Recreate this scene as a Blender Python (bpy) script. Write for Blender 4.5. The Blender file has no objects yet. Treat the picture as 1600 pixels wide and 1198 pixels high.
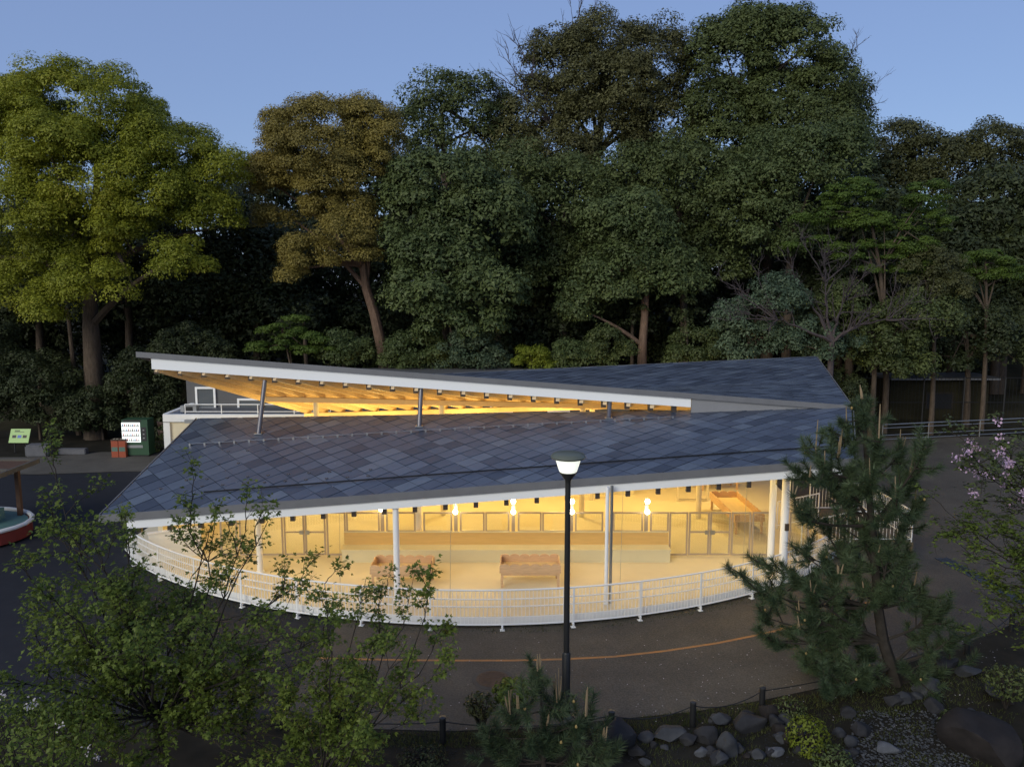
import bpy, math, random
import numpy as np
from mathutils import Vector, Matrix

# ------------------------------------------------------------------ camera, sky, sun, exposure
scn = bpy.context.scene
C = scn.collection
CAM_H, PITCH, FPX = 8.9, math.radians(7.5), 1244.0     # photo is 1600 px wide
cam_d = bpy.data.cameras.new('camera')
cam_d.sensor_width = 36.0
cam_d.lens = 36.0 * FPX / 1600.0
cam_d.clip_end = 2000
cam = bpy.data.objects.new('camera', cam_d)
cam.location = (0, 0, CAM_H)
cam.rotation_euler = (math.pi / 2 - PITCH, 0, 0)
C.objects.link(cam)
scn.camera = cam

SUN_EL, SUN_ROT = math.radians(26), math.radians(-146)   # rotation: compass angle, 0 = +Y
world = bpy.data.worlds.new('World')
scn.world = world
world.use_nodes = True
wn = world.node_tree
bg = wn.nodes['Background']
sky = wn.nodes.new('ShaderNodeTexSky')
sky.sky_type = 'NISHITA'
sky.sun_disc = False
sky.sun_elevation = SUN_EL
sky.sun_rotation = SUN_ROT
sky.altitude = 50
sky.air_density = 1.0
sky.dust_density = 0.3
sky.ozone_density = 4.0
dusk = wn.nodes.new('ShaderNodeMix'); dusk.data_type = 'RGBA'; dusk.blend_type = 'MIX'
dusk.inputs[0].default_value = 0.72                              # an even dusk blue over the whole dome
dusk.inputs[7].default_value = (1.45, 1.98, 3.6, 1)
wn.links.new(sky.outputs[0], dusk.inputs[6]); wn.links.new(dusk.outputs[2], bg.inputs[0])
bg.inputs[1].default_value = 0.11

sun_d = bpy.data.lights.new('sun', 'SUN')
sun_d.energy = 1.6
sun_d.angle = math.radians(38)
sun_d.color = (1.0, 0.95, 0.78)
sun = bpy.data.objects.new('sun', sun_d)
sd = Vector((math.sin(SUN_ROT) * math.cos(SUN_EL), math.cos(SUN_ROT) * math.cos(SUN_EL), math.sin(SUN_EL)))
sun.rotation_euler = sd.to_track_quat('Z', 'Y').to_euler()
C.objects.link(sun)

vs = scn.view_settings
vs.view_transform = 'Standard'
vs.look = 'None'
vs.exposure = 0.5
vs.gamma = 1.0

# ------------------------------------------------------------------ helpers
R = random.Random(11)
G = np.random.default_rng(7)
CP, SP = math.cos(PITCH), math.sin(PITCH)

def _ray(px, py):
    x = (px - 800) / FPX
    u = (599 - py) / FPX
    fw = CP + u * SP
    return x / fw, (u * CP - SP) / fw

def at(px, py, Y):
    a, b = _ray(px, py)
    return Vector((a * Y, Y, CAM_H + b * Y))

def gnd(px, py, z=0.0):
    a, b = _ray(px, py)
    Y = (z - CAM_H) / b
    return Vector((a * Y, Y, z))

MATS = {}
def mat(name, col, rough=0.6, spec=0.3, metal=0.0, var=0.0, scale=6.0, bump=0.0, col2=None, detail=6.0, stretch=None, emit=None, estr=0.0):
    if name in MATS:
        return MATS[name]
    m = bpy.data.materials.new(name)
    m.use_nodes = True
    nt = m.node_tree
    b = nt.nodes['Principled BSDF']
    b.inputs['Roughness'].default_value = rough
    b.inputs['Specular IOR Level'].default_value = spec
    b.inputs['Metallic'].default_value = metal
    b.inputs['Base Color'].default_value = (*col, 1)
    if var > 0 or col2 or bump > 0:
        tc = nt.nodes.new('ShaderNodeTexCoord')
        mp = nt.nodes.new('ShaderNodeMapping')
        if stretch:
            mp.inputs['Scale'].default_value = stretch
        nz = nt.nodes.new('ShaderNodeTexNoise')
        nz.inputs['Scale'].default_value = scale
        nz.inputs['Detail'].default_value = detail
        nz.inputs['Roughness'].default_value = 0.65
        nt.links.new(tc.outputs['Object'], mp.inputs[0])
        nt.links.new(mp.outputs[0], nz.inputs[0])
        rp = nt.nodes.new('ShaderNodeValToRGB')
        rp.color_ramp.elements[0].position = 0.3
        rp.color_ramp.elements[1].position = 0.7
        c2 = col2 if col2 else tuple(c * (1 + var) for c in col)
        c1 = col if col2 else tuple(c * (1 - var) for c in col)
        rp.color_ramp.elements[0].color = (*c1, 1)
        rp.color_ramp.elements[1].color = (*c2, 1)
        nt.links.new(nz.outputs[0], rp.inputs[0])
        nt.links.new(rp.outputs[0], b.inputs['Base Color'])
        if bump > 0:
            bp = nt.nodes.new('ShaderNodeBump')
            bp.inputs['Strength'].default_value = bump
            bp.inputs['Distance'].default_value = 0.02
            nt.links.new(nz.outputs[0], bp.inputs['Height'])
            nt.links.new(bp.outputs[0], b.inputs['Normal'])
    if emit:
        b.inputs['Emission Color'].default_value = (*emit, 1)
        b.inputs['Emission Strength'].default_value = estr
    MATS[name] = m
    return m

def leafmat(name, c1, c2, trans=0.25, nscale=0.35, c3=None):
    """leaf colour differs from leaf to leaf and, softly, from branch to branch"""
    m = bpy.data.materials.new(name)
    m.use_nodes = True
    nt = m.node_tree
    b = nt.nodes['Principled BSDF']
    out = nt.nodes['Material Output']
    b.inputs['Roughness'].default_value = 0.55
    b.inputs['Specular IOR Level'].default_value = 0.25
    ge = nt.nodes.new('ShaderNodeNewGeometry')
    tc = nt.nodes.new('ShaderNodeTexCoord')
    nz = nt.nodes.new('ShaderNodeTexNoise')
    nz.inputs['Scale'].default_value = nscale
    nz.inputs['Detail'].default_value = 3
    nt.links.new(tc.outputs['Object'], nz.inputs[0])
    ad = nt.nodes.new('ShaderNodeMath'); ad.operation = 'MULTIPLY_ADD'
    ad.inputs[1].default_value = 1.8; ad.inputs[2].default_value = -0.75
    nt.links.new(nz.outputs[0], ad.inputs[0])
    a2 = nt.nodes.new('ShaderNodeMath'); a2.operation = 'MULTIPLY_ADD'
    a2.inputs[1].default_value = 0.6
    nt.links.new(ge.outputs['Random Per Island'], a2.inputs[0])
    nt.links.new(ad.outputs[0], a2.inputs[2])
    rp = nt.nodes.new('ShaderNodeValToRGB')
    rp.color_ramp.elements[0].color = (*c1, 1)
    rp.color_ramp.elements[1].color = (*c2, 1)
    rp.color_ramp.elements[1].position = 0.85
    if c3:
        e = rp.color_ramp.elements.new(1.0); e.color = (*c3, 1)
    nt.links.new(a2.outputs[0], rp.inputs[0])
    nt.links.new(rp.outputs[0], b.inputs['Base Color'])
    tr = nt.nodes.new('ShaderNodeBsdfTranslucent')
    nt.links.new(rp.outputs[0], tr.inputs[0])
    mx = nt.nodes.new('ShaderNodeMixShader')
    mx.inputs[0].default_value = trans
    nt.links.new(b.outputs[0], mx.inputs[1])
    nt.links.new(tr.outputs[0], mx.inputs[2])
    nt.links.new(mx.outputs[0], out.inputs[0])
    MATS[name] = m
    return m

def glassmat(name, tint=(0.95, 0.97, 0.95), gl=0.07):
    m = bpy.data.materials.new(name)
    m.use_nodes = True
    nt = m.node_tree
    for n in list(nt.nodes):
        if n.type == 'BSDF_PRINCIPLED':
            nt.nodes.remove(n)
    out = nt.nodes['Material Output']
    t = nt.nodes.new('ShaderNodeBsdfTransparent'); t.inputs[0].default_value = (*tint, 1)
    g = nt.nodes.new('ShaderNodeBsdfGlossy'); g.inputs['Roughness'].default_value = 0.03
    mx = nt.nodes.new('ShaderNodeMixShader'); mx.inputs[0].default_value = gl
    nt.links.new(t.outputs[0], mx.inputs[1]); nt.links.new(g.outputs[0], mx.inputs[2])
    nt.links.new(mx.outputs[0], out.inputs[0])
    MATS[name] = m
    return m

class MB:
    def __init__(self):
        self.v = []; self.f = []
    def add(self, vs, fs):
        o = len(self.v)
        self.v += [tuple(p) for p in vs]
        self.f += [tuple(i + o for i in f) for f in fs]
        return self
    def box(self, c, s, rz=0.0):
        hx, hy, hz = s[0] / 2, s[1] / 2, s[2] / 2
        ca, sa = math.cos(rz), math.sin(rz)
        vs = []
        for dz in (-hz, hz):
            for dx, dy in ((-hx, -hy), (hx, -hy), (hx, hy), (-hx, hy)):
                vs.append((c[0] + dx * ca - dy * sa, c[1] + dx * sa + dy * ca, c[2] + dz))
        return self.add(vs, [(0, 3, 2, 1), (4, 5, 6, 7), (0, 1, 5, 4), (1, 2, 6, 5), (2, 3, 7, 6), (3, 0, 4, 7)])
    def bar(self, p, q, w, h, up=(0, 0, 1)):
        p = Vector(p); q = Vector(q); d = (q - p).normalized()
        s = d.cross(Vector(up)).normalized(); u = s.cross(d)
        vs = []
        for e in (p, q):
            for a, b in ((-1, -1), (1, -1), (1, 1), (-1, 1)):
                vs.append(e + s * (a * w / 2) + u * (b * h / 2))
        return self.add(vs, [(0, 1, 2, 3), (7, 6, 5, 4), (0, 4, 5, 1), (1, 5, 6, 2), (2, 6, 7, 3), (3, 7, 4, 0)])
    def path(self, pts, radii, n=6, caps=True):
        pts = [Vector(p) for p in pts]
        if not hasattr(radii, '__len__'):
            radii = [radii] * len(pts)
        vs = []; fs = []
        ref = Vector((0.13, 0.31, 0.94))
        for i, p in enumerate(pts):
            d = (pts[min(i + 1, len(pts) - 1)] - pts[max(i - 1, 0)])
            if d.length < 1e-9: d = Vector((0, 0, 1))
            d.normalize()
            r0 = ref if abs(d.dot(ref)) < 0.95 else Vector((1, 0, 0))
            s = d.cross(r0).normalized(); u = s.cross(d)
            for k in range(n):
                a = 2 * math.pi * k / n
                vs.append(p + (s * math.cos(a) + u * math.sin(a)) * radii[i])
        for i in range(len(pts) - 1):
            for k in range(n):
                a = i * n + k; b = i * n + (k + 1) % n
                fs.append((a, b, b + n, a + n))
        if caps:
            fs.append(tuple(range(n - 1, -1, -1)))
            fs.append(tuple(range((len(pts) - 1) * n, len(pts) * n)))
        return self.add(vs, fs)
    def tube(self, p, q, r, n=10):
        return self.path([p, q], [r, r], n)
    def lathe(self, c, prof, n=20):
        vs = []; fs = []
        for r, z in prof:
            for k in range(n):
                a = 2 * math.pi * k / n
                vs.append((c[0] + r * math.cos(a), c[1] + r * math.sin(a), c[2] + z))
        for i in range(len(prof) - 1):
            for k in range(n):
                a = i * n + k; b = i * n + (k + 1) % n
                fs.append((a, b, b + n, a + n))
        fs.append(tuple(range(n - 1, -1, -1)))
        fs.append(tuple(range((len(prof) - 1) * n, len(prof) * n)))
        return self.add(vs, fs)
    def prism(self, poly, z0, z1):
        n = len(poly)
        vs = [(p[0], p[1], z0) for p in poly] + [(p[0], p[1], z1) for p in poly]
        fs = [tuple(range(n - 1, -1, -1)), tuple(range(n, 2 * n))] + [(i, (i + 1) % n, (i + 1) % n + n, i + n) for i in range(n)]
        return self.add(vs, fs)
    def slab(self, poly, off):
        """3d polygon extruded by vector off"""
        n = len(poly); off = Vector(off)
        vs = [Vector(p) for p in poly] + [Vector(p) + off for p in poly]
        fs = [tuple(range(n - 1, -1, -1)), tuple(range(n, 2 * n))] + [(i, (i + 1) % n, (i + 1) % n + n, i + n) for i in range(n)]
        return self.add(vs, fs)

def wloc(o):
    v = Vector((0, 0, 0))
    while o is not None:
        v += o.location; o = o.parent
    return v

def tag(o, label, cat, group=None):
    o['label'] = label; o['category'] = cat
    if group: o['group'] = group
    return o

def link(name, me, m, parent=None, origin=None):
    o = bpy.data.objects.new(name, me)
    if m is not None and len(me.materials) == 0:
        me.materials.append(MATS[m] if isinstance(m, str) else m)
    if origin is not None:
        o.location = origin
    C.objects.link(o)
    if parent: o.parent = parent
    return o

def build(name, mb, m, parent=None, smooth=False, base=None, local=False):
    """mb holds world coordinates (or the parent's own coordinates when local)"""
    off = Vector((0, 0, 0)) if local else wloc(parent)
    if base is not None: off = Vector(base)
    me = bpy.data.meshes.new(name)
    me.from_pydata([(p[0] - off.x, p[1] - off.y, p[2] - off.z) for p in mb.v], [], mb.f)
    if smooth:
        me.shade_smooth()
        try: me.set_sharp_from_angle(angle=math.radians(40))
        except Exception: pass
    return link(name, me, m, parent, Vector(base) if base is not None else None)

def npmesh(name, V, m, parent=None, off=None):
    """V: (n, k, 3) separate polygons, world coordinates"""
    n, k, _ = V.shape
    off = wloc(parent) if off is None else off
    V = V.reshape(-1, 3) - np.array(off)[None, :]
    me = bpy.data.meshes.new(name)
    me.vertices.add(n * k); me.loops.add(n * k); me.polygons.add(n)
    me.vertices.foreach_set('co', V.astype(np.float32).ravel())
    me.loops.foreach_set('vertex_index', np.arange(n * k, dtype=np.int32))
    me.polygons.foreach_set('loop_start', np.arange(0, n * k, k, dtype=np.int32))
    me.polygons.foreach_set('loop_total', np.full(n, k, dtype=np.int32))
    me.update()
    return link(name, me, m, parent)

def empty(name, loc, label=None, cat=None, group=None):
    o = bpy.data.objects.new(name, None)
    o.empty_display_size = 0.2
    o.location = loc
    C.objects.link(o)
    if label: tag(o, label, cat, group)
    return o

def copy_tree(o, loc=None, rz=None, parent=None):
    c = o.copy(); C.objects.link(c)
    if parent: c.parent = parent
    if loc is not None: c.location = loc
    if rz is not None: c.rotation_euler = (0, 0, rz)
    for ch in list(o.children):
        copy_tree(ch, parent=c)
    return c

def struct(o):
    o['kind'] = 'structure'; return o
def stuff(o):
    o['kind'] = 'stuff'; return o

# ------------------------------------------------------------------ materials
mat('soil', (0.014, 0.013, 0.010), 0.9, 0.1, col2=(0.034, 0.030, 0.022), scale=1.2, bump=0.6, detail=10)
mat('forest_floor', (0.02, 0.018, 0.011), 0.95, 0.1, col2=(0.04, 0.036, 0.02), scale=0.7, bump=0.6, detail=10)
mat('asphalt_dark', (0.016, 0.017, 0.022), 0.8, 0.2, col2=(0.023, 0.024, 0.030), scale=2.2, bump=0.2, detail=12)
mat('apron', (0.075, 0.068, 0.06), 0.85, 0.2, col2=(0.12, 0.11, 0.095), scale=0.8, bump=0.3, detail=12)
mat('collar', (0.062, 0.056, 0.05), 0.85, 0.15, col2=(0.095, 0.087, 0.076), scale=3, detail=10)
mat('orange_paint', (0.42, 0.19, 0.06), 0.7, 0.2, col2=(0.26, 0.15, 0.075), scale=5, detail=8)
mat('white', (0.8, 0.8, 0.8), 0.4, 0.4)
mat('white_wall', (0.72, 0.72, 0.71), 0.7, 0.2, var=0.05, scale=2)
mat('cream', (0.62, 0.55, 0.40), 0.6, 0.25, var=0.05, scale=3)
mat('terrace_floor', (0.66, 0.58, 0.42), 0.55, 0.25, var=0.035, scale=1.3, detail=8)
mat('fascia', (0.15, 0.15, 0.158), 0.5, 0.4, var=0.08, scale=3)
mat('grey_wall', (0.22, 0.22, 0.23), 0.55, 0.35, var=0.05, scale=2)
mat('underlay', (0.02, 0.022, 0.03), 0.7, 0.2)
for k, c in enumerate(((0.066, 0.080, 0.114), (0.076, 0.093, 0.130), (0.090, 0.110, 0.150), (0.046, 0.057, 0.084), (0.108, 0.130, 0.168))):
    mat('slate%d' % k, c, 0.42, 0.5, var=0.10, scale=4, bump=0.08, detail=8)
mat('wood_ceiling', (0.78, 0.70, 0.52), 0.6, 0.2, var=0.12, scale=3, stretch=(1, 8, 8))
mat('rafter_wood', (0.64, 0.47, 0.28), 0.6, 0.25, var=0.16, scale=4, stretch=(6, 0.6, 6))
mat('pale_wood', (0.60, 0.45, 0.25), 0.6, 0.25, var=0.08, scale=4, stretch=(0.6, 6, 6))
mat('table_wood', (0.58, 0.38, 0.215), 0.55, 0.25, var=0.14, scale=5, stretch=(0.7, 7, 7), bump=0.05)
mat('bench_seat', (0.60, 0.55, 0.38), 0.6, 0.2, var=0.03, scale=2)
mat('bench_back', (0.62, 0.42, 0.17), 0.6, 0.2, var=0.08, scale=3, stretch=(0.5, 6, 6))
mat('steel_frame', (0.42, 0.36, 0.30), 0.45, 0.4, metal=0.3)
mat('galv', (0.4, 0.41, 0.42), 0.35, 0.5, metal=0.8)
mat('post_steel', (0.16, 0.15, 0.16), 0.4, 0.5, metal=0.6)
mat('annex_grey', (0.10, 0.10, 0.105), 0.6, 0.3, var=0.05, scale=2)
mat('dark_metal', (0.03, 0.03, 0.032), 0.45, 0.4)
mat('bracket', (0.07, 0.055, 0.045), 0.5, 0.4, metal=0.3)
mat('black', (0.012, 0.012, 0.013), 0.5, 0.4)
mat('lamp_black', (0.02, 0.02, 0.021), 0.4, 0.45)
mat('lamp_hood', (0.10, 0.11, 0.085), 0.4, 0.5)
mat('bark', (0.085, 0.065, 0.05), 0.9, 0.1, var=0.4, scale=5, stretch=(3, 3, 0.5), bump=0.8)
mat('bark_red', (0.15, 0.10, 0.075), 0.9, 0.1, var=0.35, scale=5, stretch=(3, 3, 0.5), bump=0.8)
mat('bark_dark', (0.035, 0.03, 0.026), 0.9, 0.1, var=0.3, scale=6, bump=0.5)
mat('twig_grey', (0.065, 0.054, 0.058), 0.9, 0.1, var=0.3, scale=6)
mat('rock', (0.028, 0.030, 0.035), 0.8, 0.2, col2=(0.055, 0.057, 0.064), scale=3.5, bump=0.7, detail=10)
mat('rock_dark', (0.016, 0.016, 0.019), 0.8, 0.2, col2=(0.034, 0.034, 0.038), scale=3.0, bump=0.7, detail=10)
mat('rock_brown', (0.014, 0.012, 0.012), 0.8, 0.2, col2=(0.03, 0.025, 0.024), scale=2.5, bump=0.7, detail=10)
mat('rock_pale', (0.06, 0.064, 0.075), 0.8, 0.2, col2=(0.10, 0.105, 0.12), scale=4, bump=0.5, detail=10)
mat('pebble', (0.018, 0.02, 0.022), 0.7, 0.3, col2=(0.075, 0.078, 0.085), scale=5, detail=3)
mat('petal', (0.42, 0.38, 0.39), 0.6, 0.2)
mat('candle', (0.24, 0.18, 0.11), 0.7, 0.2)
mat('pine_cone', (0.28, 0.20, 0.08), 0.7, 0.2)
mat('vend_green', (0.03, 0.075, 0.04), 0.4, 0.4)
mat('bin_orange', (0.30, 0.07, 0.035), 0.5, 0.3)
mat('bin_band', (0.10, 0.16, 0.13), 0.5, 0.3)
mat('sign_green', (0.36, 0.52, 0.20), 0.5, 0.3)
mat('stone_block', (0.12, 0.12, 0.13), 0.8, 0.2, var=0.15, scale=4, bump=0.3)
mat('brown_wood', (0.10, 0.055, 0.035), 0.6, 0.25, var=0.2, scale=5)
mat('teal', (0.10, 0.20, 0.20), 0.55, 0.3)
mat('red_paint', (0.20, 0.03, 0.025), 0.45, 0.4)
mat('flower_pink', (0.52, 0.36, 0.50), 0.6, 0.2)
mat('window_dark', (0.10, 0.11, 0.12), 0.15, 0.6)
mat('drain', (0.07, 0.085, 0.11), 0.4, 0.5, metal=0.5)
mat('rust', (0.075, 0.05, 0.04), 0.7, 0.3, var=0.25, scale=8, metal=0.2)
mat('vend_light', (0.8, 0.8, 0.8), 0.4, 0.3, emit=(0.9, 1.0, 0.95), estr=0.95)
mat('lamp_glass', (0.9, 0.9, 0.9), 0.4, 0.3, emit=(0.97, 1.0, 0.86), estr=0.6)
mat('bulb', (1, 1, 1), 0.4, 0.3, emit=(1.0, 0.84, 0.52), estr=24.0)
mat('can_red', (0.5, 0.06, 0.05), 0.4); mat('can_blue', (0.06, 0.12, 0.4), 0.4); mat('can_brown', (0.2, 0.1, 0.05), 0.4); mat('can_white', (0.6, 0.6, 0.55), 0.4)
glassmat('glass')
# path: worn brown asphalt with pale grit
def path_material():
    m = mat('path_asphalt', (0.070, 0.062, 0.053), 0.85, 0.15, col2=(0.112, 0.098, 0.080), scale=0.55, bump=0.0, detail=12)
    nt = m.node_tree; b = nt.nodes['Principled BSDF']
    tc = nt.nodes.new('ShaderNodeTexCoord')
    n2 = nt.nodes.new('ShaderNodeTexNoise'); n2.inputs['Scale'].default_value = 26; n2.inputs['Detail'].default_value = 5
    nt.links.new(tc.outputs['Object'], n2.inputs[0])
    rp = nt.nodes.new('ShaderNodeValToRGB')
    rp.color_ramp.elements[0].position = 0.35; rp.color_ramp.elements[0].color = (0.75, 0.75, 0.75, 1)
    rp.color_ramp.elements[1].position = 0.72; rp.color_ramp.elements[1].color = (1.3, 1.28, 1.24, 1)
    nt.links.new(n2.outputs[0], rp.inputs[0])
    mx = nt.nodes.new('ShaderNodeMix'); mx.data_type = 'RGBA'; mx.blend_type = 'MULTIPLY'; mx.inputs[0].default_value = 1
    src = b.inputs['Base Color'].links[0].from_socket
    nt.links.new(src, mx.inputs[6]); nt.links.new(rp.outputs[0], mx.inputs[7])
    nt.links.new(mx.outputs[2], b.inputs['Base Color'])
    bp = nt.nodes.new('ShaderNodeBump'); bp.inputs['Strength'].default_value = 0.5; bp.inputs['Distance'].default_value = 0.01
    nt.links.new(n2.outputs[0], bp.inputs['Height']); nt.links.new(bp.outputs[0], b.inputs['Normal'])
path_material()
leafmat('leaf_camphor', (0.145, 0.17, 0.018), (0.31, 0.32, 0.03), 0.35, 0.25, (0.33, 0.29, 0.045))
leafmat('leaf_gold', (0.14, 0.115, 0.028), (0.28, 0.225, 0.055), 0.25, 0.3)
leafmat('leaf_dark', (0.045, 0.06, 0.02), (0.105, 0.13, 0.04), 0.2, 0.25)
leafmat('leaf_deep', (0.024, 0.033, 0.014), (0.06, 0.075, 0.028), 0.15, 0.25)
leafmat('leaf_mid', (0.048, 0.07, 0.024), (0.115, 0.145, 0.05), 0.22, 0.25)
leafmat('leaf_brownish', (0.058, 0.06, 0.024), (0.125, 0.122, 0.045), 0.2, 0.2)
leafmat('leaf_blue', (0.038, 0.062, 0.036), (0.105, 0.145, 0.085), 0.2, 0.3)
leafmat('leaf_lime', (0.10, 0.13, 0.012), (0.20, 0.24, 0.03), 0.35, 0.8)
leafmat('leaf_maple', (0.045, 0.08, 0.014), (0.10, 0.15, 0.026), 0.35, 0.5)
leafmat('leaf_olive', (0.045, 0.052, 0.02), (0.095, 0.098, 0.036), 0.22, 0.3)
leafmat('leaf_near', (0.07, 0.105, 0.018), (0.17, 0.22, 0.042), 0.35, 0.9)
leafmat('needle', (0.025, 0.045, 0.024), (0.085, 0.12, 0.058), 0.15, 1.2)
leafmat('grass_blade', (0.03, 0.045, 0.012), (0.09, 0.10, 0.03), 0.25, 1.0)

# ------------------------------------------------------------------ ground, hillside, paths
def sheet(name, poly, z, m):
    mb = MB(); mb.add([(p[0], p[1], z) for p in poly], [tuple(range(len(poly)))])
    return struct(build(name, mb, m))

sheet('ground', [(-420, -60), (420, -60), (420, 600), (-420, 600)], 0.0, 'soil')
def hill():
    mb = MB(); nx, ny = 60, 24
    for j in range(ny):
        for i in range(nx):
            x = -120 + 240 * i / (nx - 1); t = j / (ny - 1); y = 46 + 110 * t
            z = -0.05 + 9.5 * (1 - math.exp(-((y - 46) / 20) ** 1.6)) + 0.5 * math.sin(x * 0.21 + y * 0.13) * min(1, t * 6)
            if x < -8: z *= max(0.35, 1 + (x + 8) / 40)
            mb.v.append((x, y, z))
    for j in range(ny - 1):
        for i in range(nx - 1):
            a = j * nx + i; mb.f.append((a, a + 1, a + nx + 1, a + nx))
    return struct(build('hillside', mb, 'forest_floor', smooth=True))
hill()
def hill_z(x, y):
    if y < 46: return 0.0
    t = (y - 46) / 110
    z = -0.05 + 9.5 * (1 - math.exp(-((y - 46) / 20) ** 1.6)) + 0.5 * math.sin(x * 0.21 + y * 0.13) * min(1, t * 6)
    if x < -8: z *= max(0.35, 1 + (x + 8) / 40)
    return z

P = lambda *l: [gnd(*q) for q in l]
sheet('asphalt_yard', P((-330, 738), (60, 742), (190, 737), (300, 737)) + [Vector((-6, 34, 0)), Vector((-4, 24, 0))] + P((527, 975), (435, 1122), (200, 1135), (-420, 1090)), 0.004, 'asphalt_dark')
sheet('pavement', P((-330, 716), (60, 714), (160, 706), (300, 706), (300, 736.4), (190, 736.4), (60, 741), (-330, 737)), 0.006, 'apron')
sheet('path', P((528, 975), (436, 1122), (560, 1138), (700, 1142), (830, 1137), (960, 1124), (1082, 1112), (1190, 1094), (1350, 1060), (1510, 1004), (1640, 952)) +
      [Vector((40, 18, 0)), Vector((60, 30, 0)), Vector((60, 44.5, 0)), Vector((16, 44.5, 0)), Vector((13.5, 36, 0)), Vector((0, 32, 0)), Vector((-3.5, 24, 0))], 0.008, 'path_asphalt')
def ribbon(name, pts, w, z, m):
    mb = MB(); L = []; n = len(pts)
    for i in range(n):
        d = (Vector(pts[min(i + 1, n - 1)]) - Vector(pts[max(i - 1, 0)])).normalized()
        s = Vector((-d.y, d.x, 0)) * w / 2
        p = Vector(pts[i]); L += [p - s, p + s]
    mb.v = [(p.x, p.y, z) for p in L]
    mb.f = [(2 * i, 2 * i + 2, 2 * i + 3, 2 * i + 1) for i in range(n - 1)]
    return struct(build(name, mb, m))
CX, CY, RF = -0.9, 34.5, 15.2          # centre and radius of the curved terrace railing
def arc(r, a):                          # a = 0 towards the camera, positive to the right
    return Vector((CX + r * math.sin(a), CY - r * math.cos(a), 0))
line_pts = [gnd(*q) for q in ((500, 1028), (560, 1030), (640, 1031.5), (720, 1032), (800, 1032), (880, 1030), (960, 1026), (1040, 1017), (1120, 1005), (1190, 991), (1250, 976), (1320, 955), (1400, 925))]
ribbon('orange_line', line_pts, 0.085, 0.0125, 'orange_paint')

# drain grate running along the right-hand path
d0, d1 = gnd(1470, 872), gnd(1640, 962)
dr = empty('drain_channel', d0, 'blue grey metal drain channel crossing the path at the right edge', 'drain')
dd = (d1 - d0).normalized(); ds = Vector((-dd.y, dd.x, 0))
for s in (-1, 1):
    build('edge_bar', MB().bar(d0 + ds * 0.2 * s + Vector((0, 0, 0.02)), d1 + ds * 0.2 * s + Vector((0, 0, 0.02)), 0.03, 0.03), 'drain', dr)
nb = int((d1 - d0).length / 0.12)
gb = MB()
for k in range(nb):
    p = d0 + dd * (0.06 + k * 0.12) + Vector((0, 0, 0.018))
    gb.bar(p - ds * 0.184, p + ds * 0.184, 0.06, 0.02)
stuff(build('grate_bar', gb, 'drain', dr))

# manholes
def manhole(px, py, r, label, m):
    c = gnd(px, py); e = empty('manhole_cover', c, label, 'manhole')
    b = MB().lathe((c.x, c.y, 0.009), [(r * 1.28, 0.0), (r * 1.28, 0.006), (r * 1.04, 0.008)], 32)
    build('concrete_collar', b, 'collar', e)
    b = MB().lathe((c.x, c.y, 0.009), [(r, 0.009), (r, 0.014), (r * 0.93, 0.016)], 32)
    for k in range(-3, 4):
        w = math.sqrt(max(0, (r * 0.85) ** 2 - (k * r * 0.24) ** 2))
        b.box((c.x, c.y + k * r * 0.24, 0.028), (2 * w, r * 0.08, 0.008))
    build('iron_lid', b, m, e)
manhole(770, 1061, 0.37, 'round rusty brown manhole cover in path left of the lamp post', 'rust')
manhole(1413, 773, 0.34, 'dark oval manhole cover on the path behind the tall pine', 'black')

# ------------------------------------------------------------------ the pavilion
pav = empty('pavilion', (0, 27, 0), 'white columned pavilion with two twisted slate roofs and warm lit terrace', 'pavilion')
FZ = 0.3
# terrace floor: a disc segment towards the camera, straight at the back
fl = [arc(15.02, math.radians(a)) for a in np.linspace(-52, 52, 60)]
fl += [Vector((11.1, 33.5, 0)), Vector((-12.6, 33.5, 0))]
build('terrace_slab', MB().prism(fl, 0.06, FZ - 0.012), 'white', pav)
fl2 = [arc(14.99, math.radians(a)) for a in np.linspace(-52, 52, 60)] + [Vector((11.08, 33.48, 0)), Vector((-12.58, 33.48, 0))]
build('terrace_floor', MB().prism(fl2, FZ - 0.011, FZ), 'terrace_floor', pav)
build('foundation', MB().prism([arc(14.6, math.radians(a)) for a in np.linspace(-50, 50, 30)], -0.02, 0.057), 'underlay', pav)

# roof corner points
E1 = at(157, 806, 20.2); E2 = at(1335, 717, 20.7); F1 = at(309, 654, 27.0); B1 = at(1330, 637, 25.5)
A2 = at(215, 551, 25.6); B2 = B1 + Vector((0, 0, 0.05)); C2 = at(1275, 557.5, 36.0); D2 = at(420, 597, 36.0)
V0 = Vector((-8.4, 31.7, 3.97)); V1 = B2.lerp(C2, 0.43)          # valley line of the upper roof
FRONT = (E1, E2, B1, F1); BACK = (A2, B2, V1, V0); REAR = (V0, V1, C2, D2)
def bil(c, u, v):
    return (c[0] * (1 - u) + c[1] * u) * (1 - v) + (c[3] * (1 - u) + c[2] * u) * v
def bnorm(c, u, v):
    e = 1e-3
    return (bil(c, u + e, v) - bil(c, u - e, v)).cross(bil(c, u, v + e) - bil(c, u, v - e)).normalized()
def clip(poly, L, W):
    def cut(poly, f):
        out = []
        for i in range(len(poly)):
            a, b = poly[i], poly[(i + 1) % len(poly)]
            fa, fb = f(a), f(b)
            if fa >= 0: out.append(a)
            if (fa >= 0) != (fb >= 0):
                t = fa / (fa - fb); out.append((a[0] + (b[0] - a[0]) * t, a[1] + (b[1] - a[1]) * t))
        return out
    for f in (lambda p: p[0], lambda p: L - p[0], lambda p: p[1], lambda p: W - p[1]):
        if len(poly) < 3: return []
        poly = cut(poly, f)
    return poly
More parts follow.
